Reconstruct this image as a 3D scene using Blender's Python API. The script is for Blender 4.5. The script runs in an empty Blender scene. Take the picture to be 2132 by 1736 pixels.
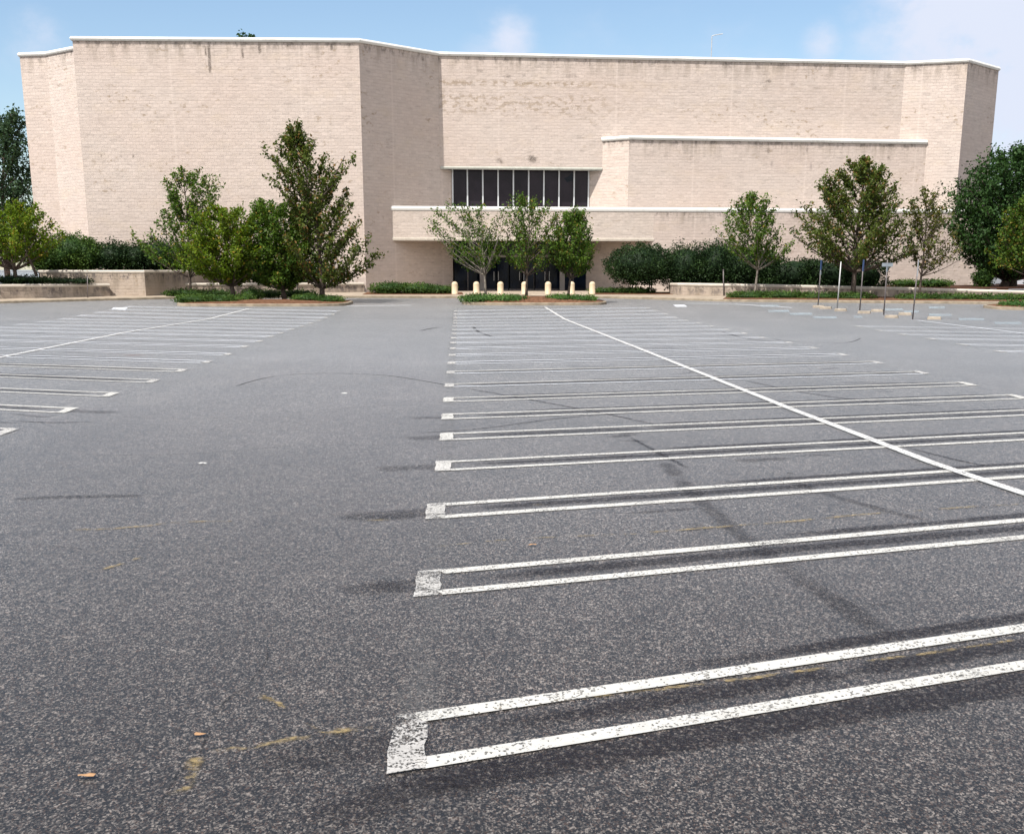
import bpy, bmesh, math, random
import numpy as np
from mathutils import Vector

random.seed(7)
rng = np.random.default_rng(7)
S = bpy.context.scene
COL = S.collection

# ------------------------------------------------------------------ survey
# Camera calibration recovered from the photo (picture measured on a 2132 x 1736 grid).
FPX, CX, CY, HY, CAMH = 2690., 1066., 1318., 561., 2.1
TH = math.atan((CY - HY) / FPX)
FW = np.array([0, math.cos(TH), -math.sin(TH)])
UP = np.array([0, math.sin(TH), math.cos(TH)])
RT = np.array([1., 0, 0])
CAM = np.array([0, 0, CAMH])

def ray(x, y): return FW * FPX + RT * (x - CX) + UP * (CY - y)
def P(x, y, Y):
    d = ray(x, y); return CAM + d * (Y / d[1])
def PZ(x, y, z):
    d = ray(x, y); return CAM + d * ((z - CAMH) / d[2])
G0, G1, GS = 58., 85., .0204
def g(Y): return 0. if Y < G0 else min(GS * (Y - G0), GS * (G1 - G0))
def PG(x, y):
    d = ray(x, y); lo, hi = 1., 600.
    for _ in range(50):
        m = (lo + hi) / 2; p = CAM + d * (m / d[1])
        if p[2] > g(m): lo = m
        else: hi = m
    return CAM + d * (lo / d[1])
PAD = g(200)

# ------------------------------------------------------------------ node helpers
def new_mat(name):
    m = bpy.data.materials.new(name); m.use_nodes = True
    nt = m.node_tree
    for n in list(nt.nodes): nt.nodes.remove(n)
    out = nt.nodes.new('ShaderNodeOutputMaterial')
    return m, nt, out
def N(nt, t, **kw):
    n = nt.nodes.new(t)
    for k, v in kw.items():
        if k.startswith('i_'):
            key = k[2:].replace('_', ' ')
            n.inputs[key].default_value = v
        else: setattr(n, k, v)
    return n
def L(nt, a, b): nt.links.new(a, b)
def setin(nt, sock, v):
    if hasattr(v, 'is_linked') or isinstance(v, bpy.types.NodeSocket): nt.links.new(v, sock)
    else: sock.default_value = v
def math_(nt, op, a, b=None, c=None, clamp=False):
    n = nt.nodes.new('ShaderNodeMath'); n.operation = op; n.use_clamp = clamp
    setin(nt, n.inputs[0], a)
    if b is not None: setin(nt, n.inputs[1], b)
    if c is not None: setin(nt, n.inputs[2], c)
    return n.outputs[0]
def mix(nt, f, a, b, blend='MIX'):
    n = nt.nodes.new('ShaderNodeMix'); n.data_type = 'RGBA'; n.blend_type = blend
    n.clamp_factor = True
    setin(nt, n.inputs[0], f)
    for i, v in ((6, a), (7, b)):
        if isinstance(v, (tuple, list)): v = (*v[:3], 1)
        setin(nt, n.inputs[i], v)
    return n.outputs[2]
def mrange(nt, v, a, b, c=0., d=1., smooth=True):
    n = nt.nodes.new('ShaderNodeMapRange'); n.interpolation_type = 'SMOOTHSTEP' if smooth else 'LINEAR'
    setin(nt, n.inputs[0], v)
    for i, q in enumerate((a, b, c, d)): n.inputs[i + 1].default_value = q
    return n.outputs[0]
def noise(nt, vec, scale, detail=3, rough=.55, out=0):
    n = nt.nodes.new('ShaderNodeTexNoise')
    n.inputs['Scale'].default_value = scale; n.inputs['Detail'].default_value = detail
    n.inputs['Roughness'].default_value = rough
    if vec is not None: nt.links.new(vec, n.inputs['Vector'])
    return n.outputs[out]
def mapping(nt, vec, scale=(1, 1, 1), rot=(0, 0, 0)):
    n = nt.nodes.new('ShaderNodeMapping'); n.inputs['Scale'].default_value = scale
    n.inputs['Rotation'].default_value = rot
    nt.links.new(vec, n.inputs['Vector']); return n.outputs[0]
def obj_co(nt): return nt.nodes.new('ShaderNodeNewGeometry').outputs['Position']
def uvmap(nt, name):
    n = nt.nodes.new('ShaderNodeUVMap'); n.uv_map = name; return n.outputs[0]
def principled(nt, out, col, rough=.8, spec=.5, normal=None, metallic=0.):
    b = nt.nodes.new('ShaderNodeBsdfPrincipled')
    if isinstance(col, (tuple, list)): col = (*col[:3], 1)
    setin(nt, b.inputs['Base Color'], col); setin(nt, b.inputs['Roughness'], rough)
    b.inputs['Specular IOR Level'].default_value = spec; b.inputs['Metallic'].default_value = metallic
    if normal is not None: nt.links.new(normal, b.inputs['Normal'])
    if out is not None: nt.links.new(b.outputs[0], out.inputs[0])
    return b
def bump(nt, h, strength=.3, dist=.01):
    n = nt.nodes.new('ShaderNodeBump'); n.inputs['Strength'].default_value = strength
    n.inputs['Distance'].default_value = dist; nt.links.new(h, n.inputs['Height']); return n.outputs[0]
def sep(nt, v):
    n = nt.nodes.new('ShaderNodeSeparateXYZ'); nt.links.new(v, n.inputs[0]); return n.outputs

# ------------------------------------------------------------------ materials
def asphalt_core(nt):
    p = obj_co(nt)
    pa = mapping(nt, p, (1., .62, 1.))
    v = nt.nodes.new('ShaderNodeTexVoronoi'); v.inputs['Scale'].default_value = 132.; L(nt, pa, v.inputs['Vector'])
    vc = sep(nt, v.outputs['Color'])
    v2 = nt.nodes.new('ShaderNodeTexVoronoi'); v2.inputs['Scale'].default_value = 70.; L(nt, pa, v2.inputs['Vector'])
    vd = sep(nt, v2.outputs['Color'])
    n2 = noise(nt, p, 14, 3, .7)
    n3 = noise(nt, p, 3.2, 3, .6)
    n4 = noise(nt, p, .30, 4, .6)
    n5 = noise(nt, mapping(nt, p, (1.0, .14, 1), (0, 0, .06)), .7, 4, .6)
    sp = math_(nt, 'ADD', math_(nt, 'MULTIPLY', vc[0], .68), math_(nt, 'MULTIPLY', vd[0], .32))
    sp = math_(nt, 'POWER', mrange(nt, sp, .16, .90, 0, 1, False), 3.3)
    c = mix(nt, sp, (.0085, .0070, .0062), (.285, .250, .222))
    c = mix(nt, math_(nt, 'MULTIPLY', mrange(nt, vc[1], .80, 1.), .4), c, (.15, .085, .055))
    k = math_(nt, 'ADD', mrange(nt, n2, .25, .75, .70, 1.30, False), mrange(nt, n3, .3, .7, -.10, .10, False))
    k = math_(nt, 'MULTIPLY', k, mrange(nt, n4, .3, .7, .86, 1.14, False))
    k = math_(nt, 'MULTIPLY', k, mrange(nt, n5, .3, .7, .90, 1.10, False))
    # grazing-view brightening painted into the colour: lighter and bluer with distance
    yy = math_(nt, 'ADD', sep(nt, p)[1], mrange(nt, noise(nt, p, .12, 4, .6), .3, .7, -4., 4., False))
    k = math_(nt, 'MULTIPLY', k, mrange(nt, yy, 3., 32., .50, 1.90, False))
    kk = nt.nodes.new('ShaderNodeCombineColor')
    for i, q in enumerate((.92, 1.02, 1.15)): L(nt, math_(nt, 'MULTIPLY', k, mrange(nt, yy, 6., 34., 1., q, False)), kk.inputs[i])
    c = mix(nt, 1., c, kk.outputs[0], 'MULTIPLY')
    hgt = math_(nt, 'ADD', vc[2], math_(nt, 'MULTIPLY', n2, .6))
    return c, hgt, p

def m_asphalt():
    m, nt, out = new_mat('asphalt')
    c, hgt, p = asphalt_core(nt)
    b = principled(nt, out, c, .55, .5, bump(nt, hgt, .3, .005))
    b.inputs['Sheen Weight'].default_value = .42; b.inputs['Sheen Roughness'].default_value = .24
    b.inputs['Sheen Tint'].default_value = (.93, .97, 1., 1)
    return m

def m_paint(name, col, wear=.42, soft=.10):
    m, nt, out = new_mat(name)
    p = obj_co(nt)
    n1 = noise(nt, p, 55, 4, .75); n2 = noise(nt, p, 1.3, 3, .6); n3 = noise(nt, p, 9, 3, .6)
    s = math_(nt, 'ADD', math_(nt, 'MULTIPLY', n1, .55), math_(nt, 'ADD', math_(nt, 'MULTIPLY', n2, .3), math_(nt, 'MULTIPLY', n3, .25)))
    a = mrange(nt, s, wear, wear + soft)
    vv = nt.nodes.new('ShaderNodeTexVoronoi'); vv.inputs['Scale'].default_value = 85.; L(nt, mapping(nt, p, (1., .62, 1.)), vv.inputs['Vector'])
    thr = math_(nt, 'MULTIPLY_ADD', mrange(nt, noise(nt, p, 2.2, 4, .7), .35, .7), .26, .03)
    hole = mrange(nt, math_(nt, 'SUBTRACT', sep(nt, vv.outputs['Color'])[0], thr), -.02, .02)
    a = math_(nt, 'MULTIPLY', a, math_(nt, 'MULTIPLY_ADD', hole, .72, .28))
    c = mix(nt, mrange(nt, n3, .3, .75), col, tuple(q * .78 for q in col))
    b = principled(nt, None, c, .65, .4)
    t = nt.nodes.new('ShaderNodeBsdfTransparent')
    ms = nt.nodes.new('ShaderNodeMixShader'); L(nt, a, ms.inputs[0]); L(nt, t.outputs[0], ms.inputs[1]); L(nt, b.outputs[0], ms.inputs[2])
    L(nt, ms.outputs[0], out.inputs[0]); return m

def m_stain(name, col, strength=.7, lo=.42, hi=.62, scale=2.2, rough=.6, fade=1.):
    """soft edged stain: UV.y runs 0..1 across the strip, UV.x metres along it"""
    m, nt, out = new_mat(name)
    p = obj_co(nt); uv = uvmap(nt, 'uv'); s = sep(nt, uv)
    edge = math_(nt, 'SUBTRACT', 1., math_(nt, 'ABSOLUTE', math_(nt, 'MULTIPLY_ADD', s[1], 2., -1.)))
    n1 = noise(nt, p, scale, 4, .65); n2 = noise(nt, p, 30, 3, .7)
    endf = mrange(nt, sep(nt, uvmap(nt, 'drop'))[0], 0., fade, 0., 1.)
    n0 = noise(nt, p, 5., 3, .6)
    edge = mrange(nt, math_(nt, 'ADD', edge, math_(nt, 'MULTIPLY', math_(nt, 'SUBTRACT', n0, .5), .7)), .05, .9)
    e = math_(nt, 'MULTIPLY', math_(nt, 'MULTIPLY', edge, endf), mrange(nt, n1, lo, hi))
    e = math_(nt, 'MULTIPLY', mrange(nt, e, .0, .8), strength)
    a = math_(nt, 'MULTIPLY', e, mrange(nt, n2, .38, .62, .2, 1.))
    b = principled(nt, None, col, rough, .2)
    t = nt.nodes.new('ShaderNodeBsdfTransparent')
    ms = nt.nodes.new('ShaderNodeMixShader'); L(nt, a, ms.inputs[0]); L(nt, t.outputs[0], ms.inputs[1]); L(nt, b.outputs[0], ms.inputs[2])
    L(nt, ms.outputs[0], out.inputs[0]); return m

def m_block(name, base=(.490, .419, .377), flake=0., grime=1.):
    """painted split-face block, UV in metres; second UV: y = distance below wall top"""
    m, nt, out = new_mat(name)
    uv = uvmap(nt, 'uv'); dr = sep(nt, uvmap(nt, 'drop'))
    br = nt.nodes.new('ShaderNodeTexBrick'); L(nt, uv, br.inputs['Vector'])
    for k, v in (('Scale', 1.), ('Brick Width', .4), ('Row Height', .2), ('Mortar Size', .016), ('Mortar Smooth', .3), ('Bias', 0.)):
        br.inputs[k].default_value = v
    br.offset = .5
    br.inputs['Color1'].default_value = (*[q * 1.05 for q in base], 1)
    br.inputs['Color2'].default_value = (*[q * .925 for q in base], 1)
    br.inputs['Mortar'].default_value = (*[q * .92 for q in base], 1)
    c = br.outputs['Color']
    # broken course shadows: long thin dashes
    d = noise(nt, mapping(nt, uv, (1.1, 5., 1)), 1.0, 4, .7)
    c = mix(nt, mrange(nt, d, .54, .68, 0, .55), c, tuple(q * .58 for q in base))
    c = mix(nt, mrange(nt, d, .44, .30, 0, .5), c, tuple(min(1, q * 1.12) for q in base))
    lowf = noise(nt, mapping(nt, uv, (.12, .17, 1)), 1., 4, .6)
    c = mix(nt, mrange(nt, lowf, .35, .7, 0, .32), c, (base[0] * .93, base[1] * .84, base[2] * .80))
    pink = noise(nt, mapping(nt, uv, (.5, .9, 1)), 1., 3, .6)
    c = mix(nt, mrange(nt, pink, .5, .75, 0, .25), c, (base[0] * 1.02, base[1] * .97, base[2] * .82))
    # drip grime under the coping
    dn = noise(nt, mapping(nt, uv, (1.8, .25, 1)), 1., 5, .7)
    gm = math_(nt, 'MULTIPLY', mrange(nt, dr[1], .2, 1.9, 1., 0.), mrange(nt, dn, .42, .66))
    c = mix(nt, math_(nt, 'MULTIPLY', gm, .55 * grime), c, (.20, .165, .13))
    dn2 = noise(nt, mapping(nt, uv, (2.8, 1.6, 1)), 1., 4, .7)
    gm2 = math_(nt, 'MULTIPLY', mrange(nt, dr[1], .28, .85, 1., 0.), mrange(nt, dn2, .48, .62))
    c = mix(nt, math_(nt, 'MULTIPLY', gm2, .7 * grime), c, (.13, .11, .10))
    # flaked paint patches
    f1 = noise(nt, mapping(nt, uv, (2.2, 3.4, 1)), 1., 4, .65); f2 = noise(nt, mapping(nt, uv, (.22, .45, 1)), 1., 2, .5)
    fm = math_(nt, 'MULTIPLY', mrange(nt, f1, .55, .66), mrange(nt, f2, .52, .64))
    if flake:
        b1 = math_(nt, 'MULTIPLY', mrange(nt, math_(nt, 'ABSOLUTE', math_(nt, 'SUBTRACT', dr[1], 1.85)), 0., .34, 1., 0.), mrange(nt, f1, .46, .54))
        b2 = math_(nt, 'MULTIPLY', mrange(nt, math_(nt, 'ABSOLUTE', math_(nt, 'SUBTRACT', dr[1], 3.1)), .3, 1.0, 1., 0.), mrange(nt, f1, .50, .58))
        b3 = math_(nt, 'MULTIPLY', mrange(nt, math_(nt, 'ABSOLUTE', math_(nt, 'SUBTRACT', dr[1], 7.7)), .15, .7, 1., 0.), mrange(nt, f1, .50, .58))
        xr = mrange(nt, sep(nt, uv)[0], 9., 13.5, 1., .0)
        b = math_(nt, 'MAXIMUM', b1, math_(nt, 'MAXIMUM', math_(nt, 'MULTIPLY', b2, .8), b3))
        fm = math_(nt, 'MAXIMUM', fm, math_(nt, 'MULTIPLY', b, math_(nt, 'MULTIPLY_ADD', xr, .75, .25)))
    c = mix(nt, math_(nt, 'MULTIPLY', fm, .58), c, (.22, .16, .10))
    # pale control joints every eight metres
    jx = math_(nt, 'ABSOLUTE', math_(nt, 'SUBTRACT', math_(nt, 'FRACT', math_(nt, 'MULTIPLY', sep(nt, uv)[0], .125)), .5))
    c = mix(nt, mrange(nt, jx, .0035, .010, .35, 0.), c, tuple(min(1, q * 1.18) for q in base))
    rock = noise(nt, mapping(nt, uv, (4., 8., 1)), 1., 4, .7)
    fac = math_(nt, 'SUBTRACT', 1., br.outputs['Fac'])
    h = math_(nt, 'ADD', fac, math_(nt, 'ADD', math_(nt, 'MULTIPLY', rock, 1.0), math_(nt, 'MULTIPLY', d, -.9)))
    principled(nt, out, c, .85, .25, bump(nt, h, .5, .03))
    return m

def m_simple(name, col, rough=.7, spec=.4, var=.12, scale=3., metallic=0., bumps=0.):
    m, nt, out = new_mat(name)
    p = obj_co(nt); n = noise(nt, p, scale, 4, .6)
    c = mix(nt, mrange(nt, n, .3, .7), tuple(q * (1 - var) for q in col), tuple(min(1, q * (1 + var)) for q in col))
    nm = bump(nt, noise(nt, p, scale * 6, 3, .6), bumps, .02) if bumps else None
    principled(nt, out, c, rough, spec, nm, metallic); return m

def m_coping():
    m, nt, out = new_mat('white_coping')
    p = obj_co(nt); n = noise(nt, mapping(nt, p, (1, 1, .3)), 1.4, 5, .7); n2 = noise(nt, p, .25, 3, .5)
    c = mix(nt, mrange(nt, n, .5, .72, 0, .5), (.66, .65, .62), (.36, .345, .31))
    c = mix(nt, mrange(nt, n2, .45, .7, 0, .25), c, (.50, .485, .45))
    principled(nt, out, c, .6, .4); return m

def m_leaf(name, dark, light, accent=None, trans=.3):
    m, nt, out = new_mat(name)
    a = nt.nodes.new('ShaderNodeAttribute'); a.attribute_name = 'tint'
    c = mix(nt, mrange(nt, a.outputs['Fac'], 0., .85, 0, 1, False), dark, light)
    if accent: c = mix(nt, mrange(nt, a.outputs['Fac'], .86, .9), c, accent)
    b = principled(nt, None, c, .6, .16)
    t = nt.nodes.new('ShaderNodeBsdfTranslucent')
    c2 = mix(nt, 1., c, (1.25, 1.3, .55), 'MULTIPLY'); L(nt, c2, t.inputs[0])
    ms = nt.nodes.new('ShaderNodeMixShader'); ms.inputs[0].default_value = trans
    L(nt, b.outputs[0], ms.inputs[1]); L(nt, t.outputs[0], ms.inputs[2]); L(nt, ms.outputs[0], out.inputs[0]); return m

M = {}
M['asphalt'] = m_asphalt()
M['paint'] = m_paint('white_road_paint', (.45, .442, .415), .40, .12)
M['paint_bright'] = m_paint('bright_road_paint', (.47, .468, .46), .36, .14)
M['paint_worn'] = m_paint('worn_road_paint', (.42, .41, .39), .45, .12)
M['paint_cap'] = m_paint('crackled_road_paint', (.37, .36, .345), .53, .045)
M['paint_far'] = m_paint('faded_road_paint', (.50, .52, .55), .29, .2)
M['paint_blue'] = m_paint('pale_blue_road_paint', (.36, .43, .47), .44, .25)
M['black'] = m_stain('tar_blackout', (.013, .0105, .0125), .68, .20, .55, .9)
M['smudge'] = m_stain('dark_smudge', (.016, .014, .016), .34, .25, .55, 1.2, fade=.3)
M['skid'] = m_stain('tyre_mark', (.018, .016, .018), .85, .22, .52, .8)
M['skid_soft'] = m_stain('soft_tyre_mark', (.018, .016, .018), .42, .2, .6, 1.6, fade=.35)
M['crack'] = m_stain('asphalt_crack', (.010, .009, .009), .7, .30, .62, 1.4, fade=.5)
M['wall_stain'] = m_stain('wall_stain', (.12, .10, .085), .75, .28, .56, 1.6, .9, fade=.5)
M['pale_line'] = m_stain('old_grey_line', (.16, .16, .16), .22, .35, .6, 1.5)
M['straw'] = m_stain('dry_pine_straw', (.27, .205, .10), .7, .40, .60, 3.6, .8, .12)
M['rust'] = m_stain('rust_stain', (.20, .10, .07), .5, .3, .6, 1.)
M['block'] = m_block('painted_block')
M['block_clean'] = m_block('painted_block_clean', (.500, .436, .390), grime=.25)
M['block_flake'] = m_block('painted_block_flaking', flake=1.)
M['block_low'] = m_block('weathered_planter_block', (.36, .30, .25), grime=1.5)
M['coping'] = m_coping()
M['trim'] = m_simple('cream_trim', (.47, .42, .36), .6, .4, .08)
M['lintel'] = m_simple('grey_green_trim', (.36, .36, .32), .6, .4, .1)
M['concrete'] = m_simple('sidewalk_concrete', (.27, .222, .172), .85, .3, .18, 1.2, 0, .2)
M['kerb'] = m_simple('kerb_concrete', (.215, .178, .132), .85, .3, .25, 2.5, 0, .2)
M['mulch'] = m_simple('pine_mulch', (.110, .056, .033), .95, .1, .45, 6., 0, .6)
M['soil'] = m_simple('dark_mulch', (.055, .026, .016), .95, .1, .4, 5., 0, .6)
M['glass'] = m_simple('dark_window_glass', (.020, .015, .021), .12, .16, .3, .6)
M['door_glass'] = m_simple('blue_black_glass', (.004, .007, .016), .08, .16, .5, .9)
M['alu'] = m_simple('pale_aluminium', (.52, .54, .56), .45, .5, .06)
M['grey_frame'] = m_simple('weathered_grey_frame', (.20, .185, .175), .6, .4, .12)
M['soffit'] = m_simple('soffit_plaster', (.42, .36, .30), .9, .2, .1)
M['roof'] = m_simple('roof_gravel', (.30, .28, .26), .95, .2, .2)
M['bollard'] = m_simple('cream_bollard_paint', (.48, .385, .265), .6, .4, .06, 5.)
M['post'] = m_simple('dark_steel_post', (.11, .095, .095), .55, .5, .2, 8.)
M['post_pale'] = m_simple('galvanised_post', (.36, .36, .36), .5, .5, .15, 8.)
M['sign_blue'] = m_simple('blue_sign_face', (.03, .065, .17), .5, .4, .1)
M['sign_back'] = m_simple('grey_sign_back', (.20, .23, .26), .45, .5, .1)
M['stop_block'] = m_simple('tan_wheel_stop', (.245, .21, .17), .85, .3, .2, 4.)
M['bark'] = m_simple('grey_brown_bark', (.085, .066, .055), .9, .2, .3, 9., 0, .6)
M['bark_pale'] = m_simple('pale_grey_bark', (.20, .175, .15), .9, .2, .25, 9., 0, .5)
M['car_white'] = m_simple('white_car_paint', (.72, .73, .74), .3, .5, .02)
M['car_silver'] = m_simple('silver_car_paint', (.45, .46, .50), .3, .5, .02)
M['car_glass'] = m_simple('car_glass', (.02, .022, .026), .08, .5, .02)
M['tyre'] = m_simple('tyre_rubber', (.02, .02, .02), .8, .3, .1)
M['tail'] = m_simple('red_tail_lamp', (.55, .02, .03), .25, .5, .02)
M['leaf_dry'] = m_simple('dry_leaf', (.27, .16, .085), .8, .2, .2, 20.)
M['litter'] = m_simple('white_litter', (.42, .42, .41), .7, .3, .05)
LF = {}
LF['green'] = m_leaf('foliage_green', (.022, .054, .008), (.098, .165, .020), (.19, .15, .03))
LF['yellow'] = m_leaf('foliage_yellow_green', (.036, .074, .005), (.145, .205, .012), (.22, .16, .02))
LF['olive'] = m_leaf('foliage_olive', (.040, .058, .016), (.125, .125, .030), (.20, .12, .04))
LF['dark'] = m_leaf('foliage_dark_green', (.011, .032, .009), (.036, .080, .017), None, .18)
LF['brown'] = m_leaf('foliage_bronze_green', (.026, .050, .010), (.105, .130, .024), (.17, .10, .035))
LF['bluish'] = m_leaf('foliage_blue_green', (.016, .038, .018), (.058, .100, .052), None, .2)
LF['hedge'] = m_leaf('foliage_hedge', (.006, .017, .005), (.025, .052, .013), None, .12)
LF['juniper'] = m_leaf('foliage_juniper', (.018, .045, .009), (.066, .115, .020), None, .2)
LF['liriope'] = m_leaf('foliage_liriope', (.028, .070, .016), (.080, .155, .034), None, .25)

# ------------------------------------------------------------------ object helpers
def setp(o, label=None, cat=None, group=None, kind=None):
    if label: o['label'] = label
    if cat: o['category'] = cat
    if group: o['group'] = group
    if kind: o['kind'] = kind
    return o
def mesh_obj(name, verts, faces, mat, parent=None, smooth=False, uv=None, drop=None):
    me = bpy.data.meshes.new(name)
    me.from_pydata([tuple(map(float, v)) for v in verts], [], [list(map(int, f)) for f in faces])
    for key, dat in (('uv', uv), ('drop', drop)):
        if dat is not None:
            l = me.uv_layers.new(name=key)
            for i, q in enumerate(dat): l.data[i].uv = q
    me.materials.append(mat)
    if smooth: me.polygons.foreach_set('use_smooth', [True] * len(me.polygons))
    me.update()
    o = bpy.data.objects.new(name, me); COL.objects.link(o)
    if parent is not None: o.parent = parent; o.matrix_parent_inverse = parent.matrix_world.inverted() if False else o.matrix_parent_inverse
    return o
def empty(name, loc, label=None, cat=None, group=None, kind=None):
    o = bpy.data.objects.new(name, None); o.empty_display_size = .3; COL.objects.link(o)
    o.location = tuple(map(float, loc)); setp(o, label, cat, group, kind)
    return o
def local(verts, root): return [np.asarray(v, float) - np.array(root.location) for v in verts]

class MB:
    """collects shapes into one mesh"""
    def __init__(s): s.v = []; s.f = []
    def add(s, vs, fs):
        o = len(s.v); s.v += [np.asarray(v, float) for v in vs]; s.f += [[i + o for i in f] for f in fs]; return s
    def box(s, lo, hi, rotz=0., piv=None):
        x0, y0, z0 = lo; x1, y1, z1 = hi
        vs = np.array([(x0, y0, z0), (x1, y0, z0), (x1, y1, z0), (x0, y1, z0), (x0, y0, z1), (x1, y0, z1), (x1, y1, z1), (x0, y1, z1)], float)
        if rotz:
            c = np.array(piv if piv is not None else vs.mean(0)); ca, sa = math.cos(rotz), math.sin(rotz)
            d = vs - c; vs = np.stack([d[:, 0] * ca - d[:, 1] * sa, d[:, 0] * sa + d[:, 1] * ca, d[:, 2]], 1) + c
        return s.add(vs, [(0, 3, 2, 1), (4, 5, 6, 7), (0, 1, 5, 4), (1, 2, 6, 5), (2, 3, 7, 6), (3, 0, 4, 7)])
    def tube(s, pts, rads, n=7, cap=True):
        pts = [np.asarray(p, float) for p in pts]; vs = []; fs = []
        for i, p in enumerate(pts):
            t = pts[min(i + 1, len(pts) - 1)] - pts[max(i - 1, 0)]
            t = t / (np.linalg.norm(t) + 1e-9)
            a = np.cross(t, (0, 0, 1.)) if abs(t[2]) < .95 else np.cross(t, (1., 0, 0)); a /= np.linalg.norm(a); b = np.cross(t, a)
            for k in range(n):
                w = 2 * math.pi * k / n; vs.append(p + (a * math.cos(w) + b * math.sin(w)) * rads[i])
        for i in range(len(pts) - 1):
            for k in range(n):
                k2 = (k + 1) % n; fs.append((i * n + k, (i + 1) * n + k, (i + 1) * n + k2, i * n + k2))
        if cap:
            fs.append(tuple(range(n))); fs.append(tuple((len(pts) - 1) * n + k for k in reversed(range(n))))
        return s.add(vs, fs)
    def lathe(s, c, prof, n=20):
        c = np.asarray(c, float); vs = []; fs = []
        for r, z in prof:
            for k in range(n):
                w = 2 * math.pi * k / n; vs.append(c + (r * math.cos(w), r * math.sin(w), z))
        for i in range(len(prof) - 1):
            for k in range(n):
                k2 = (k + 1) % n; fs.append((i * n + k, i * n + k2, (i + 1) * n + k2, (i + 1) * n + k))
        fs.append(tuple(reversed(range(n)))); fs.append(tuple((len(prof) - 1) * n + k for k in range(n)))
        return s.add(vs, fs)
    def build(s, name, mat, parent=None, smooth=False):
        vs = local(s.v, parent) if parent is not None else s.v
        return mesh_obj(name, vs, s.f, mat, parent, smooth)

# ------------------------------------------------------------------ ground
def build_ground():
    ys = sorted(set(list(np.linspace(-300, 0, 7)) + list(np.arange(2, 58, 4)) + [58.] + list(np.arange(59, 85, 2)) + [85.] + [100, 130, 200, 400, 900, 2000, 4000]))
    xs = [-4000, -1500, -500, -150] + list(np.arange(-60, 61, 10)) + [150, 500, 1500, 4000]
    vs = [(x, y, g(y)) for y in ys for x in xs]; n = len(xs)
    fs = [(j * n + i, j * n + i + 1, (j + 1) * n + i + 1, (j + 1) * n + i) for j in range(len(ys) - 1) for i in range(n - 1)]
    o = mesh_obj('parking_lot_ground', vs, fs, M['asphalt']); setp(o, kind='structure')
build_ground()

def strip(name, pts, w, mat, lift=.004, step=1.2, w2=None, uvs=True, label=None, jitter=0.):
    """flat strip draped on the ground along world points"""
    pts = [np.asarray(p, float)[:2] for p in pts]
    fine = []
    for a, b in zip(pts[:-1], pts[1:]):
        k = max(1, int(np.linalg.norm(b - a) / step))
        for i in range(k): fine.append(a + (b - a) * i / k)
    fine.append(pts[-1])
    vs = []; fs = []; uv = []; dr = []; dist = 0; us = []
    for i, p in enumerate(fine):
        t = fine[min(i + 1, len(fine) - 1)] - fine[max(i - 1, 0)]; t = t / (np.linalg.norm(t) + 1e-9)
        nrm = np.array([-t[1], t[0]])
        if i: dist += np.linalg.norm(p - fine[i - 1])
        us.append(dist)
        q = i / max(1, len(fine) - 1); ww = w if w2 is None else w + (w2 - w) * q
        j = random.uniform(-jitter, jitter)
        for s in (-.5, .5):
            r = p + nrm * (s * ww + j); vs.append((r[0], r[1], g(r[1]) + lift))
    for i in range(len(fine) - 1):
        fs.append((2 * i, 2 * i + 2, 2 * i + 3, 2 * i + 1))
        uv += [(us[i], 0), (us[i + 1], 0), (us[i + 1], 1), (us[i], 1)]
        ea_, eb_ = min(us[i], us[-1] - us[i]), min(us[i + 1], us[-1] - us[i + 1]); dr += [(ea_, 0), (eb_, 0), (eb_, 0), (ea_, 0)]
    o = mesh_obj(name, vs, fs, mat, uv=uv, drop=dr); setp(o, label=label, kind='structure'); return o

def smooth_path(pix, k=6):
    pts = [PG(*p) for p in pix]; out = []
    for i in range(len(pts) - 1):
        p0 = pts[max(i - 1, 0)]; p1 = pts[i]; p2 = pts[i + 1]; p3 = pts[min(i + 2, len(pts) - 1)]
        for j in range(k):
            t = j / k
            out.append(.5 * ((2 * p1) + (-p0 + p2) * t + (2 * p0 - 5 * p1 + 4 * p2 - p3) * t * t + (-p0 + 3 * p1 - 3 * p2 + p3) * t ** 3))
    out.append(pts[-1]); return out

def quad_patch(name, pix, mat, lift=.008):
    pts = [PG(*p) for p in pix]
    o = mesh_obj(name, [(p[0], p[1], g(p[1]) + lift) for p in pts], [list(range(len(pts)))[::-1]], mat, uv=[(0, .5)] * len(pts))
    setp(o, kind='structure'); return o

# --- central double bay: hairpin stall lines
LEFT = [(848, 1545), (890, 1215), (906, 1065), (922, 971), (929, 910), (931, 868), (933, 833), (935, 803), (938, 776)]
ANG = [24.6, 21.9, 21.0, 19.6, 18.8, 17.9, 17.8, 17.7, 17.4]
LANE = np.array([-.04, 1.])
def cap_patch(c, d, half, wid, mat, lift=.012):
    """paint block closing the two lines, edges parallel to the lane"""
    vs = []; fs = []; K = 8
    for i in range(K + 1):
        q = c + LANE * half * (2 * i / K - 1)
        for s_ in (0, 1):
            r = q + d * wid * s_ * (1 + .03 * math.sin(i * 2.1 + c[1])) - d * (.006 * math.sin(i * 1.3 + c[1] * 3)); vs.append((r[0], r[1], g(r[1]) + lift))
    fs = [(2 * i, 2 * i + 1, 2 * i + 3, 2 * i + 2) for i in range(K)]
    setp(mesh_obj('stall_line_cap', vs, fs, mat), kind='structure')
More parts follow.
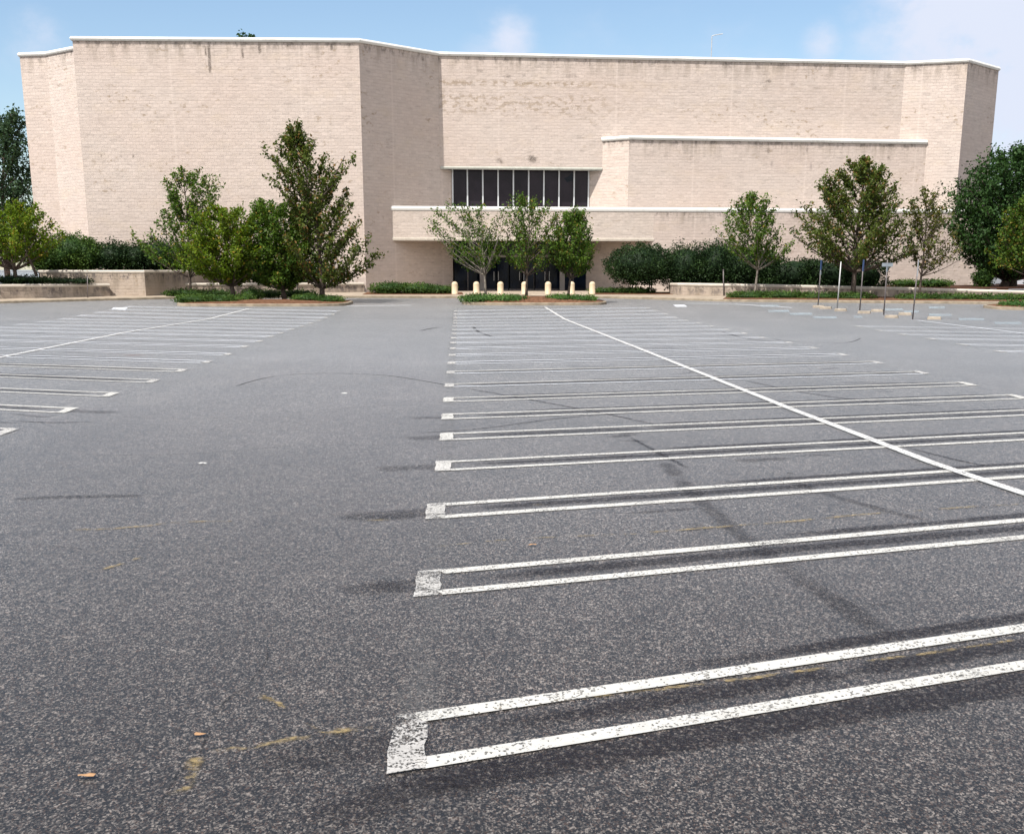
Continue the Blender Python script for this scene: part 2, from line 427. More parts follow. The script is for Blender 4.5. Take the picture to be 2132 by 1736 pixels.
def stall(L0, L1, capL, capR, mat, n, sep_=.31, dark=True):
    """two parallel lines L0->L1 with end caps, plus the tarred-over old lines beside them"""
    L0 = np.asarray(L0)[:2]; L1 = np.asarray(L1)[:2]
    d = (L1 - L0) / np.linalg.norm(L1 - L0)
    for s in (-1, 1):
        strip('stall_line', [L0 + LANE * s * sep_ + d * (.07 + random.uniform(-.03, .03) if capL else .0), L1 + LANE * s * sep_], (.140 if n < 3 else .118 if n < 8 else .125 + min(.11, .018 * (n - 7))) + random.uniform(-.008, .008), mat if (s > 0 or n < 6 or random.random() < .6) else M['paint_far'], .008, jitter=.004)
    if capL: cap_patch(L0 - d * .085, d, sep_ + .07, .18, M['paint_cap'] if n < 1 else M['paint_worn'] if n < 4 else mat if n < 7 else M['paint_worn'])
    if capR: cap_patch(L1 - d * .19, d, sep_ + .06, .17, mat if n < 7 else M['paint_worn'])
    if dark:
        strip('tar_band', [L0 + LANE * .03 + d * .05, L1 + LANE * .03], .36 if n < 7 else .5, M['black'], .004)
        strip('tar_band', [L0 + LANE * (sep_ + .22) + d * random.uniform(.3, 3), L1 + LANE * (sep_ + .22)], .26, M['black'], .004)
        if n < 6: strip('tar_band', [L0 - d * random.uniform(.6, 1.1), L0 + d * .2], .62, M['smudge'], .0045, step=.3)
        if n < 1: strip('tar_band', [L0 - LANE * (sep_ + .24) - d * .5, L1 - LANE * (sep_ + .24)], .48, M['black'], .004)
        for k in range(3):
            t = random.uniform(.12, .88); o = random.uniform(.8, 2.2); ln_ = random.uniform(.3, 1.1); c_ = L0 + (L1 - L0) * t + LANE * o; q = np.array([random.uniform(-.4, .4), random.uniform(-.5, .5)])
            strip('oil_stain', [c_ - d * ln_ * .5, c_ + q * .2, c_ + d * ln_ * .5 + q], random.uniform(.15, .4), M['skid_soft'], .0048, step=.15)

rowsL = [PG(*p) for p in LEFT]
Lend = []
for n in range(24):
    if n < 9: p = rowsL[n][:2]; a = math.radians(ANG[n])
    else:
        Y = rowsL[8][1] + (n - 8) * 2.86; p = np.array([-1.3 - (Y - 27.76) * .039, Y]); a = math.radians(17.6)
    d = np.array([math.cos(a), math.sin(a)])
    Xr = 9.2 if n < 4 else 8.75 - .052 * max(0, (p[1] - 24)) * (.6 if n < 12 else .8)
    q = p + d * ((Xr - p[0]) / d[0])
    if q[1] > 69: break
    mat = M['paint'] if n < 9 else M['paint_far']
    stall(p, q, True, n >= 4, mat, n)
cl = [PG(*p) for p in [(2132, 1030), (1945, 967), (1640, 850), (1345, 732), (1135, 640)]]
cl[0] = cl[0] + (cl[0] - cl[1]) * 4.5
strip('bay_centre_line', cl, .135, M['paint_bright'], .016, jitter=.004)
strip('old_bay_edge', [PG(850, 1736), PG(880, 1400), PG(905, 1250), PG(925, 1000), PG(938, 800), PG(945, 660)], .35, M['pale_line'], .0055)

# --- left double bay
RE = [(140, 855), (230, 822), (318, 794), (378, 772), (432, 754), (475, 738), (510, 722), (540, 711), (565, 701), (585, 694)]
ends = [PG(*p)[:2] for p in RE]
e0 = ends[0]; ends = [np.array([e0[0] + .08, e0[1] - 2.75]), np.array([e0[0] + .15, e0[1] - 5.5])] [:1] + ends
while ends[-1][1] < 64: ends.append(ends[-1] + np.array([-.075, 2.78]))
for n, p in enumerate(ends):
    a = math.radians(180 - 21.5); d = np.array([math.cos(a), math.sin(a)])
    q = p + d * 12.6
    if n == 0: stall(p, p + d * 1.2, True, False, M['paint_worn'], 9, dark=True); continue
    if q[1] > 70: q = p + d * max(1., (70 - p[1]) / d[1])
    stall(p, q, True, False, M['paint'] if n < 5 else M['paint_far'], n + 4)
lc = [PG(*p) for p in [(0, 745), (260, 693), (520, 643)]]
lc[0] = lc[0] + (lc[0] - lc[1]) * 1.0
strip('bay_centre_line', lc, .15, M['paint_bright'], .016)
# --- right double bay
RR = [(1787, 680), (1832, 689), (1880, 697), (1939, 706), (2004, 718), (2079, 732)]
for n, px in enumerate(RR):
    p = PG(*px)[:2]; a = math.radians(-20); d = np.array([math.cos(a), math.sin(a)])
    stall(p, p + d * 11, True, False, M['paint_far'], 12)
p = PG(2079, 732)[:2]; v = p - PG(2004, 718)[:2]
for k in (1, 2): stall(p + v * k, p + v * k + np.array([10, -3.6]), True, False, M['paint_far'], 12)
strip('bay_centre_line', [PG(1910, 668), PG(2132, 695), PG(2300, 716)], .14, M['paint_far'], .016)
# painted patches
BL = [(1598, 1644, 648), (1643, 1692, 654), (1692, 1743, 661), (1582, 1623, 637), (1841, 1881, 645), (1881, 1915, 649), (1933, 1982, 656), (1995, 2050, 665), (2070, 2128, 673), (1933, 1969, 641), (1777, 1796, 660)]
for x0, x1, y in BL:
    quad_patch('painted_patch', [(x0, y - 2.3), (x1 - 2, y - 2.3), (x1, y + 2.3), (x0 + 2, y + 2.3)], M['paint_blue'])
quad_patch('painted_patch', [(236, 640.5), (266, 640.5), (262, 645.5), (231, 645.5)], M['paint_far'])
quad_patch('painted_patch', [(1400, 635), (1424, 634.5), (1432, 639), (1408, 639.5)], M['paint_far'])
strip('stop_line', [PG(1425, 632), PG(1530, 633.5), PG(1650, 641)], .3, M['paint_far'], .008)
strip('stop_line', [PG(722, 637.5), PG(858, 636)], .3, M['paint_far'], .008)
# tyre marks, stains, pine straw
for pix, w in [([(480, 808), (560, 786), (660, 778), (800, 782), (930, 802), (1090, 830), (1260, 862), (1400, 892)], .09),
               ([(820, 905), (1000, 893), (1200, 868), (1500, 850)], .08),
               ([(0, 775), (120, 768), (260, 772)], .12), ([(870, 690), (905, 683), (935, 681)], .25),
               ([(1040, 705), (1000, 693), (985, 680)], .2), ([(1600, 705), (1660, 712), (1760, 714), (1795, 703)], .1),
               ([(1540, 790), (1660, 815), (1800, 835), (2000, 850)], .1), ([(1300, 905), (1450, 985)], .1),
               ([(1500, 690), (1560, 706), (1640, 712)], .15), ([(1860, 925), (2000, 960), (2132, 985)], .09),
               ([(0, 873), (90, 880), (250, 878)], .12)]:
    strip('tyre_mark', smooth_path(pix), w, M['skid'], .006, step=.6)
for pix, w in [([(1380, 960), (1450, 1035), (1530, 1105), (1640, 1185), (1760, 1265), (1850, 1330)], .30),
               ([(0, 1042), (120, 1036), (330, 1032)], .28), ([(1640, 1000), (1760, 1040), (1950, 1090)], .2),
               ([(740, 1230), (870, 1212)], .55), ([(740, 1085), (890, 1068)], .5),
               ([(600, 1736), (820, 1660), (1100, 1600)], .5)]:
    strip('tyre_mark', smooth_path(pix), w, M['skid_soft'], .006, step=.5)
for pix, w in [([(535, 1445), (565, 1458), (600, 1478), (660, 1520), (710, 1525), (800, 1518)], .045),
               ([(660, 1532), (560, 1550), (420, 1570)], .09), ([(420, 1570), (385, 1630), (340, 1665)], .11), ([(535, 1448), (580, 1462)], .08),
               ([(1000, 1480), (1200, 1456), (1400, 1434), (1600, 1408), (1800, 1380), (2132, 1330)], .07),
               ([(1340, 1110), (1500, 1098), (1650, 1086), (1850, 1068), (2132, 1050)], .09),
               ([(900, 1140), (1100, 1122), (1340, 1112)], .05),
               ([(140, 1105), (260, 1100), (380, 1088), (520, 1086)], .09), ([(200, 1190), (300, 1160)], .07),
               ([(1100, 1054), (1150, 1050)], .06), ([(750, 1085), (820, 1083)], .07), ([(0, 1090), (60, 1088)], .08),
               ([(220, 1030), (250, 1027)], .06), ([(20, 1295), (50, 1290)], .05)]:
    strip('pine_straw_streak', smooth_path(pix), w, M['straw'], .0075, step=.25, jitter=.012)
strip('pine_straw_streak', smooth_path([(665, 1530), (715, 1523), (795, 1517)]), .11, M['straw'], .0085, step=.1, jitter=.01)
for pix in ([(0, 1150), (110, 1138), (240, 1150), (330, 1128), (470, 1118), (600, 1122)], [(330, 1736), (352, 1640), (420, 1560), (450, 1480), (540, 1400), (560, 1330)],
            [(1180, 1736), (1290, 1660), (1420, 1640), (1600, 1580), (1720, 1560)], [(430, 985), (560, 968), (690, 975), (820, 950)], [(1350, 1210), (1500, 1250), (1620, 1240), (1790, 1262), (1960, 1240)]):
    strip('asphalt_crack', smooth_path(pix), .016, M['crack'], .0052, step=.12, jitter=.012)
strip('rust_stain', smooth_path([(210, 741), (270, 740), (330, 742)]), 1.0, M['rust'], .006)
strip('repair_seam', smooth_path([(150, 862), (420, 872), (760, 848), (900, 842)]), .10, M['pale_line'], .0065)
strip('repair_seam', smooth_path([(80, 945), (380, 946), (700, 920)]), .10, M['pale_line'], .0065)

# ------------------------------------------------------------------ building
def hit_line(px, py, A, d):
    """plan point on the vertical plane A + t d seen at picture column px (near row py)"""
    r = ray(px, py); A = np.asarray(A)[:2]
    m = np.array([[r[0], -d[0]], [r[1], -d[1]]]); s = np.linalg.solve(m, A - CAM[:2]); return CAM[:2] + r[:2] * s[0]
def unit(v): v = np.asarray(v, float)[:2]; return v / np.linalg.norm(v)
H = P(747, 80, 87)[2]
K0, K1, K2, A0, A1, B, C, D, E = [PZ(x, y, H)[:2] for x, y in ((40, 110), (95, 108), (150, 97), (150, 76), (747, 80), (912, 108), (1885, 128), (2016, 122), (2080, 140))]
A0 = A1 + unit(A0 - A1) * np.linalg.norm(A0 - A1)
K1 = K1; K2x = K1 + unit(K2 - K1) * (np.linalg.norm(K2 - K1) + 1.2)
dBC = unit(C - B); dA1B = unit(B - A1)
M0 = hit_line(1255, 300, B, dBC)
Sp = hit_line(815, 430, A1, dA1B)
Q = hit_line(1360, 500, Sp, dBC)
dQM = unit(M0 - Q)
Lw = hit_line(941, 400, A1, dA1B)
# window plane parallel to BC through Lw
Rw = None
r_ = np.linalg.solve(np.array([[dBC[0], -dQM[0]], [dBC[1], -dQM[1]]]), Q - Lw); Rw = Lw + dBC * r_[0]
Nn = hit_line(1310, 283, Q, dQM)
MidEnd = hit_line(1930, 295, C, unit(D - C))
CanEnd = np.linalg.solve(np.array([[dBC[0], -unit(D - C)[0]], [dBC[1], -unit(D - C)[1]]]), C - Sp); CanEnd = Sp + dBC * CanEnd[0]
zLint = P(920, 352, B[1])[2]
zMid = P(1310, 282, Nn[1])[2]
zCan1 = P(815, 429, Sp[1])[2]; zCan0 = P(1000, 501, Sp[1])[2]
def hor(p, x, y): return P(x, y, p[1])
store = empty('department_store', (0, 92, PAD), 'huge windowless beige block department store with white parapet edge behind the empty car park', 'store')

def wall(a, b, z0, z1, mat=None, parent=store, name='wall', top=None, u0=None):
    a = np.asarray(a)[:2]; b = np.asarray(b)[:2]; ln = np.linalg.norm(b - a)
    z0 = (z0, z0) if np.isscalar(z0) else z0; z1 = (z1, z1) if np.isscalar(z1) else z1
    top = max(z1) if top is None else top
    vs = [(a[0], a[1], z0[0]), (b[0], b[1], z0[1]), (b[0], b[1], z1[1]), (a[0], a[1], z1[0])]
    u = random.uniform(0, 40) if u0 is None else u0
    uv = [(u, z0[0]), (u + ln, z0[1]), (u + ln, z1[1]), (u, z1[0])]
    dr = [(0, top - v[2]) for v in vs]
    return mesh_obj(name, local(vs, parent) if parent is not None else vs, [(0, 1, 2, 3)], mat or M['block'], parent, uv=uv, drop=dr)
Zb = PAD - .6
wall(K0, K1, Zb, H - .02); wall(K1, K2x, Zb, H - .02); wall(A0, A1, Zb, H - .02)
wall(K2x, A0, Zb, H - .02)
wall(A1, B, Zb, H - .02); wall(B, Lw, Zb, zLint - .02, top=H)
wall(B, M0, zLint - .02, H - .02, M['block_flake'], u0=0.)
wall(M0, C, Zb, H - .02, M['block_flake'], u0=np.linalg.norm(M0 - B))
wall(C, D, Zb, H - .02); wall(D, E, Zb, H - .02)
Eb = E + np.array([2, 34.]); Kb = K0 + np.array([-1., 30.])
wall(E, Eb, Zb, H - .02); wall(Eb, Kb, Zb, H - .02); wall(Kb, K0, Zb, H - .02)
wall(Rw, M0, zCan0 - .6, zLint - .02, top=zMid)                 # lit splayed reveal by the windows
mid = wall(M0, Nn, zCan0, zMid - .02, top=zMid)
wall(Nn, MidEnd, zCan0, zMid - .02, top=zMid)
wall(Q, CanEnd, Zb, zCan1 - .02, top=zCan1)
def poly(name, pts, z, mat, parent=store, flip=False):
    vs = [(p[0], p[1], z) for p in pts]; f = list(range(len(vs)))
    return mesh_obj(name, local(vs, parent), [f[::-1] if flip else f], mat, parent)
poly('roof', [K0, K1, K2x, A0, A1, B, C, D, E, Eb, Kb], H - .45, M['roof'])
poly('lower_roof', [M0, Nn, MidEnd, C], zMid - .12, M['roof'])
poly('soffit', [B, M0, Rw, Lw], zLint + .03, M['soffit'], flip=True)

def wall_stain(px, y0, y1, w, A, d):
    """weathering streak lying 4 mm in front of a wall plane, given where the photo shows it"""
    c = hit_line(px, (y0 + y1) / 2, A, d); n_ = np.array([d[1], -d[0]]) * .004; c = c + n_; t = d * w * c[1] / FPX * .5
    z0, z1 = P(px, y1, c[1])[2], P(px, y0, c[1])[2]; k = 6; vs = []; fs = []; uv = []; dr = []
    for i in range(k + 1):
        z = z0 + (z1 - z0) * i / k; q = c + d * random.uniform(-.02, .02); vs += [(*(q - t), z), (*(q + t), z)]
    f_ = lambda i: min(i, k - i) * (z1 - z0) / k
    for i in range(k):
        fs.append((2 * i, 2 * i + 1, 2 * i + 3, 2 * i + 2)); uv += [(0, 0), (0, 1), (0, 1), (0, 0)]; dr += [(f_(i), 0)] * 2 + [(f_(i + 1), 0)] * 2
    mesh_obj('stain', local(vs, store), fs, M['wall_stain'], store, uv=uv, drop=dr)
dA = unit(A1 - A0)
for q in [(436, 84, 160, 9), (428, 88, 125, 6), (372, 84, 112, 7), (398, 86, 108, 12), (330, 82, 104, 8), (540, 82, 120, 10), (600, 84, 106, 14), (690, 84, 112, 9), (210, 314, 332, 6), (218, 315, 330, 5), (252, 318, 331, 8), (277, 316, 336, 7), (505, 95, 130, 7)]: wall_stain(*q, A0, dA)
for q in [(1752, 312, 326, 12), (1385, 315, 335, 14), (1440, 318, 336, 22), (1600, 300, 330, 10), (1680, 298, 326, 8), (1850, 318, 340, 10)]: wall_stain(*q, Nn, dBC)
for q in [(1000, 140, 156, 26), (1056, 150, 168, 30), (1090, 148, 164, 20), (1190, 150, 168, 40), (1580, 134, 152, 9), (1600, 160, 180, 22), (1650, 168, 184, 16), (1820, 176, 194, 20), (1870, 170, 186, 14), (1110, 315, 345, 30), (1040, 320, 348, 22)]: wall_stain(*q, B, dBC)
for q in [(800, 96, 116, 14), (840, 104, 124, 16), (880, 112, 135, 14), (770, 92, 112, 10)]: wall_stain(*q, A1, dA1B)

def coping(path, z, h, name='coping', mat=None, parent=store, closed_ends=True, over=.10, back=.45):
    """rounded cap swept along a plan path running left to right as seen from the lot"""
    prof = [(0.005, -h), (over * .6, -h), (over, -h + .06), (over * 1.25, -h * .5), (over, -.07), (over * .5, -.015), (-.05, 0), (-back, 0), (-back, -h * .6)]
    pts = [np.asarray(p)[:2] for p in path]; n = len(prof); vs = []; fs = []
    for i, p in enumerate(pts):
        d1 = unit(p - pts[i - 1]) if i else None; d2 = unit(pts[i + 1] - p) if i < len(pts) - 1 else None
        d1 = d2 if d1 is None else d1; d2 = d1 if d2 is None else d2
        n1 = np.array([d1[1], -d1[0]]); n2 = np.array([d2[1], -d2[0]]); nm = n1 + n2; nm /= np.linalg.norm(nm); k = 1 / max(.35, nm @ n1)
        zz = z[i] if not np.isscalar(z) else z
        for o, q in prof: vs.append((p[0] + nm[0] * o * k, p[1] + nm[1] * o * k, zz + q))
    for i in range(len(pts) - 1):
        for j in range(n - 1): fs.append((i * n + j, (i + 1) * n + j, (i + 1) * n + j + 1, i * n + j + 1))
    if closed_ends: fs.append(tuple(range(n))); fs.append(tuple((len(pts) - 1) * n + j for j in reversed(range(n))))
    return mesh_obj(name, local(vs, parent) if parent is not None else vs, fs, mat or M['coping'], parent)
coping([Kb, K0, K1, K2x], H, .26)
coping([A0 + np.array([.6, 9.]), A0, A1, B, C, D, E, Eb], H, .26)
coping([M0 + dQM * .05, Nn, MidEnd], zMid, .28, 'ledge_coping')

# canopy over the entrance, its fascia continuing as the lower wall
can = empty('canopy', (Sp[0], Sp[1], zCan0)); can.parent = store; can.location = tuple(np.array((Sp[0], Sp[1], zCan0)) - np.array(store.location))
canw = np.array((Sp[0], Sp[1], zCan0))
class Fake: pass
cref = Fake(); cref.location = canw
nC = np.array([dBC[1], -dBC[0]])
Sf = Sp + nC * .0
def quad_on(name, vs, uv, top, mat, parent, ref):
    o = mesh_obj(name, local(vs, ref), [tuple(range(len(vs)))], mat, parent, uv=uv, drop=[(0, top - v[2]) for v in vs]); return o
ln = np.linalg.norm(Q - Sp)
quad_on('fascia', [(*Sp, zCan0 + .1), (*Q, zCan0 + .1), (*Q, zCan1 - .02), (*Sp, zCan1 - .02)], [(0, zCan0), (ln, zCan0), (ln, zCan1), (0, zCan1)], zCan1, M['block_clean'], can, cref)
def coping_c(path, z, h, name, mat=None, **kw):
    o = coping(path, z, h, name, mat, None, **kw)
    for v in o.data.vertices: v.co -= Vector(canw)
    o.parent = can; return o
coping_c([Sp - dBC * .12 + dA1B * .9, Sp - dBC * .12, CanEnd], zCan1, .27, 'coping', over=.04)
coping_c([Sp - dBC * .10 + dA1B * .5, Sp - dBC * .10, Q, Q + dQM * .2], zCan0 + .22, .22, 'lower_trim', M['trim'], over=.02, back=.2)
Ld = hit_line(946, 560, A1, dA1B)
Rd_ = np.linalg.solve(np.array([[dBC[0], -dQM[0]], [dBC[1], -dQM[1]]]), Q - Ld); Rd = Ld + dBC * Rd_[0]
vs = [(*p, zCan0 + .05) for p in (Sp, Q, Rd, Ld)]
mesh_obj('soffit', local(vs, cref), [(3, 2, 1, 0)], M['soffit'], can)
vs = [(*p, zCan1 - .10) for p in (Sp, CanEnd, C, M0, Rw, Lw)]
mesh_obj('canopy_roof', local(vs, cref), [tuple(range(6))], M['roof'], can)
wall(Q, Rd, Zb, zCan0 + .05, top=zCan0 + 9)                    # splayed wall right of the doors
coping([B + dA1B * .05, M0 - dBC * .02], zLint + .20, .22, 'lintel_trim', M['lintel'], over=.05, back=.2)

# strip window: nine dark panes
WZ0, WZ1 = zCan1 - .12, zLint + .02
win = empty('strip_window', (0, 0, 0)); win.parent = store
wref = Fake(); wl = np.array((Lw[0], Lw[1], WZ0)); wref.location = wl; win.location = tuple(wl - np.array(store.location))
wL = np.linalg.norm(Rw - Lw); nW = np.array([dBC[1], -dBC[0]])
def along(a, o): return Lw + dBC * a + nW * o
pw = wL / 9
for i in range(9):
    a0, a1 = i * pw + .05, (i + 1) * pw - .05
    o = mesh_obj('pane', local([(*along(a0, -.04), WZ0), (*along(a1, -.04), WZ0), (*along(a1, -.04 + random.uniform(-.012, .012)), WZ1), (*along(a0, -.04), WZ1)], wref), [(0, 1, 2, 3)], M['glass'], win)
    if i == 7:
        b = MB(); q = along(a0 + .35 * pw, -.015)
        b.add([(*along(a0 + .30 * pw, -.02), WZ1 - .5), (*along(a0 + .62 * pw, -.02), WZ1 - .36), (*along(a0 + .88 * pw, -.02), WZ1 - .05), (*along(a0 + .88 * pw, -.02), WZ1 - .62), (*along(a0 + .5 * pw, -.02), WZ1 - .75)], [(0, 4, 3, 2, 1)])
        o2 = mesh_obj('broken_hole', local(b.v, wref), b.f, M['door_glass'], win)
for i in range(10):
    b = MB(); a = i * pw; a = min(max(a, .045), wL - .045)
    c = [along(a - .045, 0), along(a + .045, 0), along(a + .045, .09), along(a - .045, .09)]
    vs = [(*p, WZ0) for p in c] + [(*p, WZ1) for p in c]
    b.add(vs, [(0, 1, 5, 4), (1, 2, 6, 5), (2, 3, 7, 6), (3, 0, 4, 7), (4, 5, 6, 7), (3, 2, 1, 0)])
    mesh_obj('mullion', local(b.v, wref), b.f, M['alu'], win)

# entrance: dark glazed wall with a framed vestibule
ent = empty('entrance', (0, 0, 0)); ent.parent = store
eref = Fake(); el = np.array((Ld[0], Ld[1], PAD)); eref.location = el; ent.location = tuple(el - np.array(store.location))
eL = np.linalg.norm(Rd - Ld)
def ea(a, o): return Ld + dBC * a + nW * o
mesh_obj('glass_wall', local([(*ea(0, .0), PAD - .2), (*ea(eL, .0), PAD - .2), (*ea(eL, .0), zCan0 + .06), (*ea(0, .0), zCan0 + .06)], eref), [(0, 1, 2, 3)], M['door_glass'], ent)
sc = eL / (1222 - 946)
def obox(a0, a1, o0, o1, z0, z1):
    c = [ea(a0, o0), ea(a1, o0), ea(a1, o1), ea(a0, o1)]
    return [(*p, z0) for p in c] + [(*p, z1) for p in c], [(0, 1, 5, 4), (1, 2, 6, 5), (2, 3, 7, 6), (3, 0, 4, 7), (4, 5, 6, 7), (3, 2, 1, 0)]
zT = P(1080, 536, Ld[1] - 1)[2]
for a in (1001, 1167):
    v, f = obox((a - 946) * sc - .17, (a - 946) * sc + .17, .7, 1.0, PAD, zT); mesh_obj('column', local(v, eref), f, M['grey_frame'], ent)
v, f = obox((1001 - 946) * sc - .17, (1167 - 946) * sc + .17, .72, .98, zT, zT + .16); mesh_obj('header', local(v, eref), f, M['grey_frame'], ent)
for k in range(6):
    a0 = (1006 + k * 26.6 - 946) * sc; a1 = a0 + 24.5 * sc
    dr = mesh_obj('door', local(*[obox(a0 + .05, a1 - .02, .30, .34, PAD + .25, PAD + 2.25)[0], eref]), obox(0, 1, 0, 1, 0, 1)[1], M['door_glass'], ent)
    v, f = obox(a0, a1, .24, .29, PAD, PAD + .24); mesh_obj('kick_rail', local(v, eref), f, M['post'], dr).location = (0, 0, 0)
    hx = a1 - .14 if k % 2 == 0 else a0 + .10
    v, f = obox(hx, hx + .035, .35, .40, PAD + .8, PAD + 1.4); mesh_obj('handle', local(v, eref), f, M['post_pale'], dr)
for k in range(1, 10):
    a = eL * k / 10; v, f = obox(a - .03, a + .03, .005, .06, PAD, zCan0 + .04); mesh_obj('frame', local(v, eref), f, M['post'], ent)
v, f = obox(.05, eL - .05, .065, .11, PAD + 2.35, PAD + 2.47); mesh_obj('transom', local(v, eref), f, M['post'], ent)

# roof bits
b = MB(); c0 = hit_line(1481, 110, B + np.array([0, 8.]), dBC); zt = P(1481, 76, c0[1])[2]
mast = empty('roof_mast', (c0[0], c0[1], H - .45), 'thin grey mast with a short bent arm standing on the store roof', 'mast')
MB().tube([(*c0, H - .45), (*c0, zt)], [.035, .03], 6).build('pole', M['post_pale'], mast)
e1 = P(1505, 71, c0[1]); MB().tube([(*c0, zt), (c0[0] + .15, c0[1], zt + .06), e1], [.03, .03, .03], 6).build('arm', M['post_pale'], mast)
c1 = hit_line(1537, 280, Nn + np.array([0, 2.2]), dBC)
vent = MB(); zv = P(1537, 275.5, c1[1])[2]; vent.box((c1[0] - .36, c1[1] - .3, zMid - .12), (c1[0] + .36, c1[1] + .3, zv - .05)); vent.box((c1[0] - .42, c1[1] - .36, zv - .05), (c1[0] + .42, c1[1] + .36, zv))
setp(vent.build('roof_vent', M['soil']), 'low dark brown vent box on the lower roof ledge', 'vent')

# ------------------------------------------------------------------ walks, kerbs, beds, islands
def slab(name, pts, h, mat, kind='structure', fn=None, base=None):
    """raised polygon following the ground; pts plan points (counter-clockwise from above)"""
    n = len(pts); top = [(p[0], p[1], (g(p[1]) if base is None else base) + h) for p in pts]; bot = [(p[0], p[1], g(p[1]) - .05) for p in pts]
    fs = [tuple(range(n))] + [(i, n + i, n + (i + 1) % n, (i + 1) % n) for i in range(n)]
    o = mesh_obj(name, top + bot, fs, mat); setp(o, kind=kind); return o
kerb_px = [(-260, 637), (-100, 634), (0, 632), (180, 627), (370, 622.5), (560, 621), (740, 620.5), (960, 621), (1270, 621.5), (1400, 625), (1520, 628.5), (1850, 631.5), (2060, 633.5), (2300, 636)]
kp = [PG(*p)[:2] for p in kerb_px]
# kerb stone: strip .16 wide with a .13 face; pavement sheet behind
def kerb_run(path, w=.16, h=.13, name='kerb', inward=None):
    vs = []; fs = []
    for i, p in enumerate(path):
        t = unit(path[min(i + 1, len(path) - 1)] - path[max(i - 1, 0)]); nr = np.array([-t[1], t[0]]) * (inward or 1)
        z = g(p[1]); q = p + nr * w; zq = g(q[1])
        vs += [(p[0], p[1], z - .05), (p[0] + nr[0] * .012, p[1] + nr[1] * .012, z + h - .02), (p[0] + nr[0] * .04, p[1] + nr[1] * .04, z + h), (q[0], q[1], zq + h), (q[0], q[1], zq - .05)]
    for i in range(len(path) - 1):
        for j in range(4): fs.append((i * 5 + j, (i + 1) * 5 + j, (i + 1) * 5 + j + 1, i * 5 + j + 1))
    o = mesh_obj(name, vs, fs, M['kerb']); setp(o, kind='structure'); return o
kerb_run(kp)
vs = []; fs = []
for i, p in enumerate(kp):
    ylist = np.linspace(p[1] + .155, 85.0, 6).tolist() + [86, 130]
    for y in ylist: vs.append((p[0], y, g(y) + .126))
m_ = 8
for i in range(len(kp) - 1):
    for j in range(m_ - 1): fs.append((i * m_ + j, (i + 1) * m_ + j, (i + 1) * m_ + j + 1, i * m_ + j + 1))
setp(mesh_obj('sidewalk', vs, fs, M['concrete']), kind='structure')
WZ = .126

def bed(pts_px, Yback=None, mat=None, name='mulch_bed', lift=.03, pts=None):
    pts = [PG(*p)[:2] for p in pts_px] if pts is None else pts
    return slab(name, pts, WZ + lift, mat or M['mulch'])

def island(name, cxm, y0, y1, halfw, mound, skew=0.):
    """kerbed planting island, stadium plan"""
    path = []; ry = (y1 - y0) / 2; cy = (y0 + y1) / 2
    for k in range(40):
        a = 2 * math.pi * k / 40; ca, sa = math.cos(a), math.sin(a)
        x = cxm + halfw * np.sign(ca) * abs(ca) ** .45; y = cy + ry * np.sign(sa) * abs(sa) ** .55
        path.append(np.array([x + skew * (y - cy), y]))
    path.append(path[0]); o = kerb_run(path, .16, .14, 'island_kerb')
    vs = []; fs = []; rings = [1., .85, .6, .3]; n = 40
    c = np.array([cxm, cy])
    for r in rings:
        for k in range(n):
            p = c + (path[k] - c) * (1 - .16 / max(.3, np.linalg.norm(path[k] - c)) if r == 1. else r)
            vs.append((p[0], p[1], g(p[1]) + .125 + mound * (1 - r ** 2)))
    vs.append((c[0], c[1], g(cy) + .125 + mound))
    for i in range(len(rings) - 1):
        for k in range(n): k2 = (k + 1) % n; fs.append((i * n + k, i * n + k2, (i + 1) * n + k2, (i + 1) * n + k))
    for k in range(n): fs.append(((len(rings) - 1) * n + k, (len(rings) - 1) * n + (k + 1) % n, len(rings) * n))
    setp(mesh_obj('island_mulch', vs, fs, M['mulch']), kind='structure')
iL0 = PG(352, 638.5); iL1 = PG(720, 638.5)
island('island', (iL0[0] + iL1[0]) / 2, iL0[1], iL0[1] + 5.2, (iL1[0] - iL0[0]) / 2, .12)
iC0 = PG(958, 636); iC1 = PG(1265, 634)
island('island', (iC0[0] + iC1[0]) / 2, iC0[1], iC0[1] + 4.6, (iC1[0] - iC0[0]) / 2, .28)
iR0 = PG(2082, 646)
island('island', iR0[0] + 4., iR0[1], iR0[1] + 3.5, 4., .2)

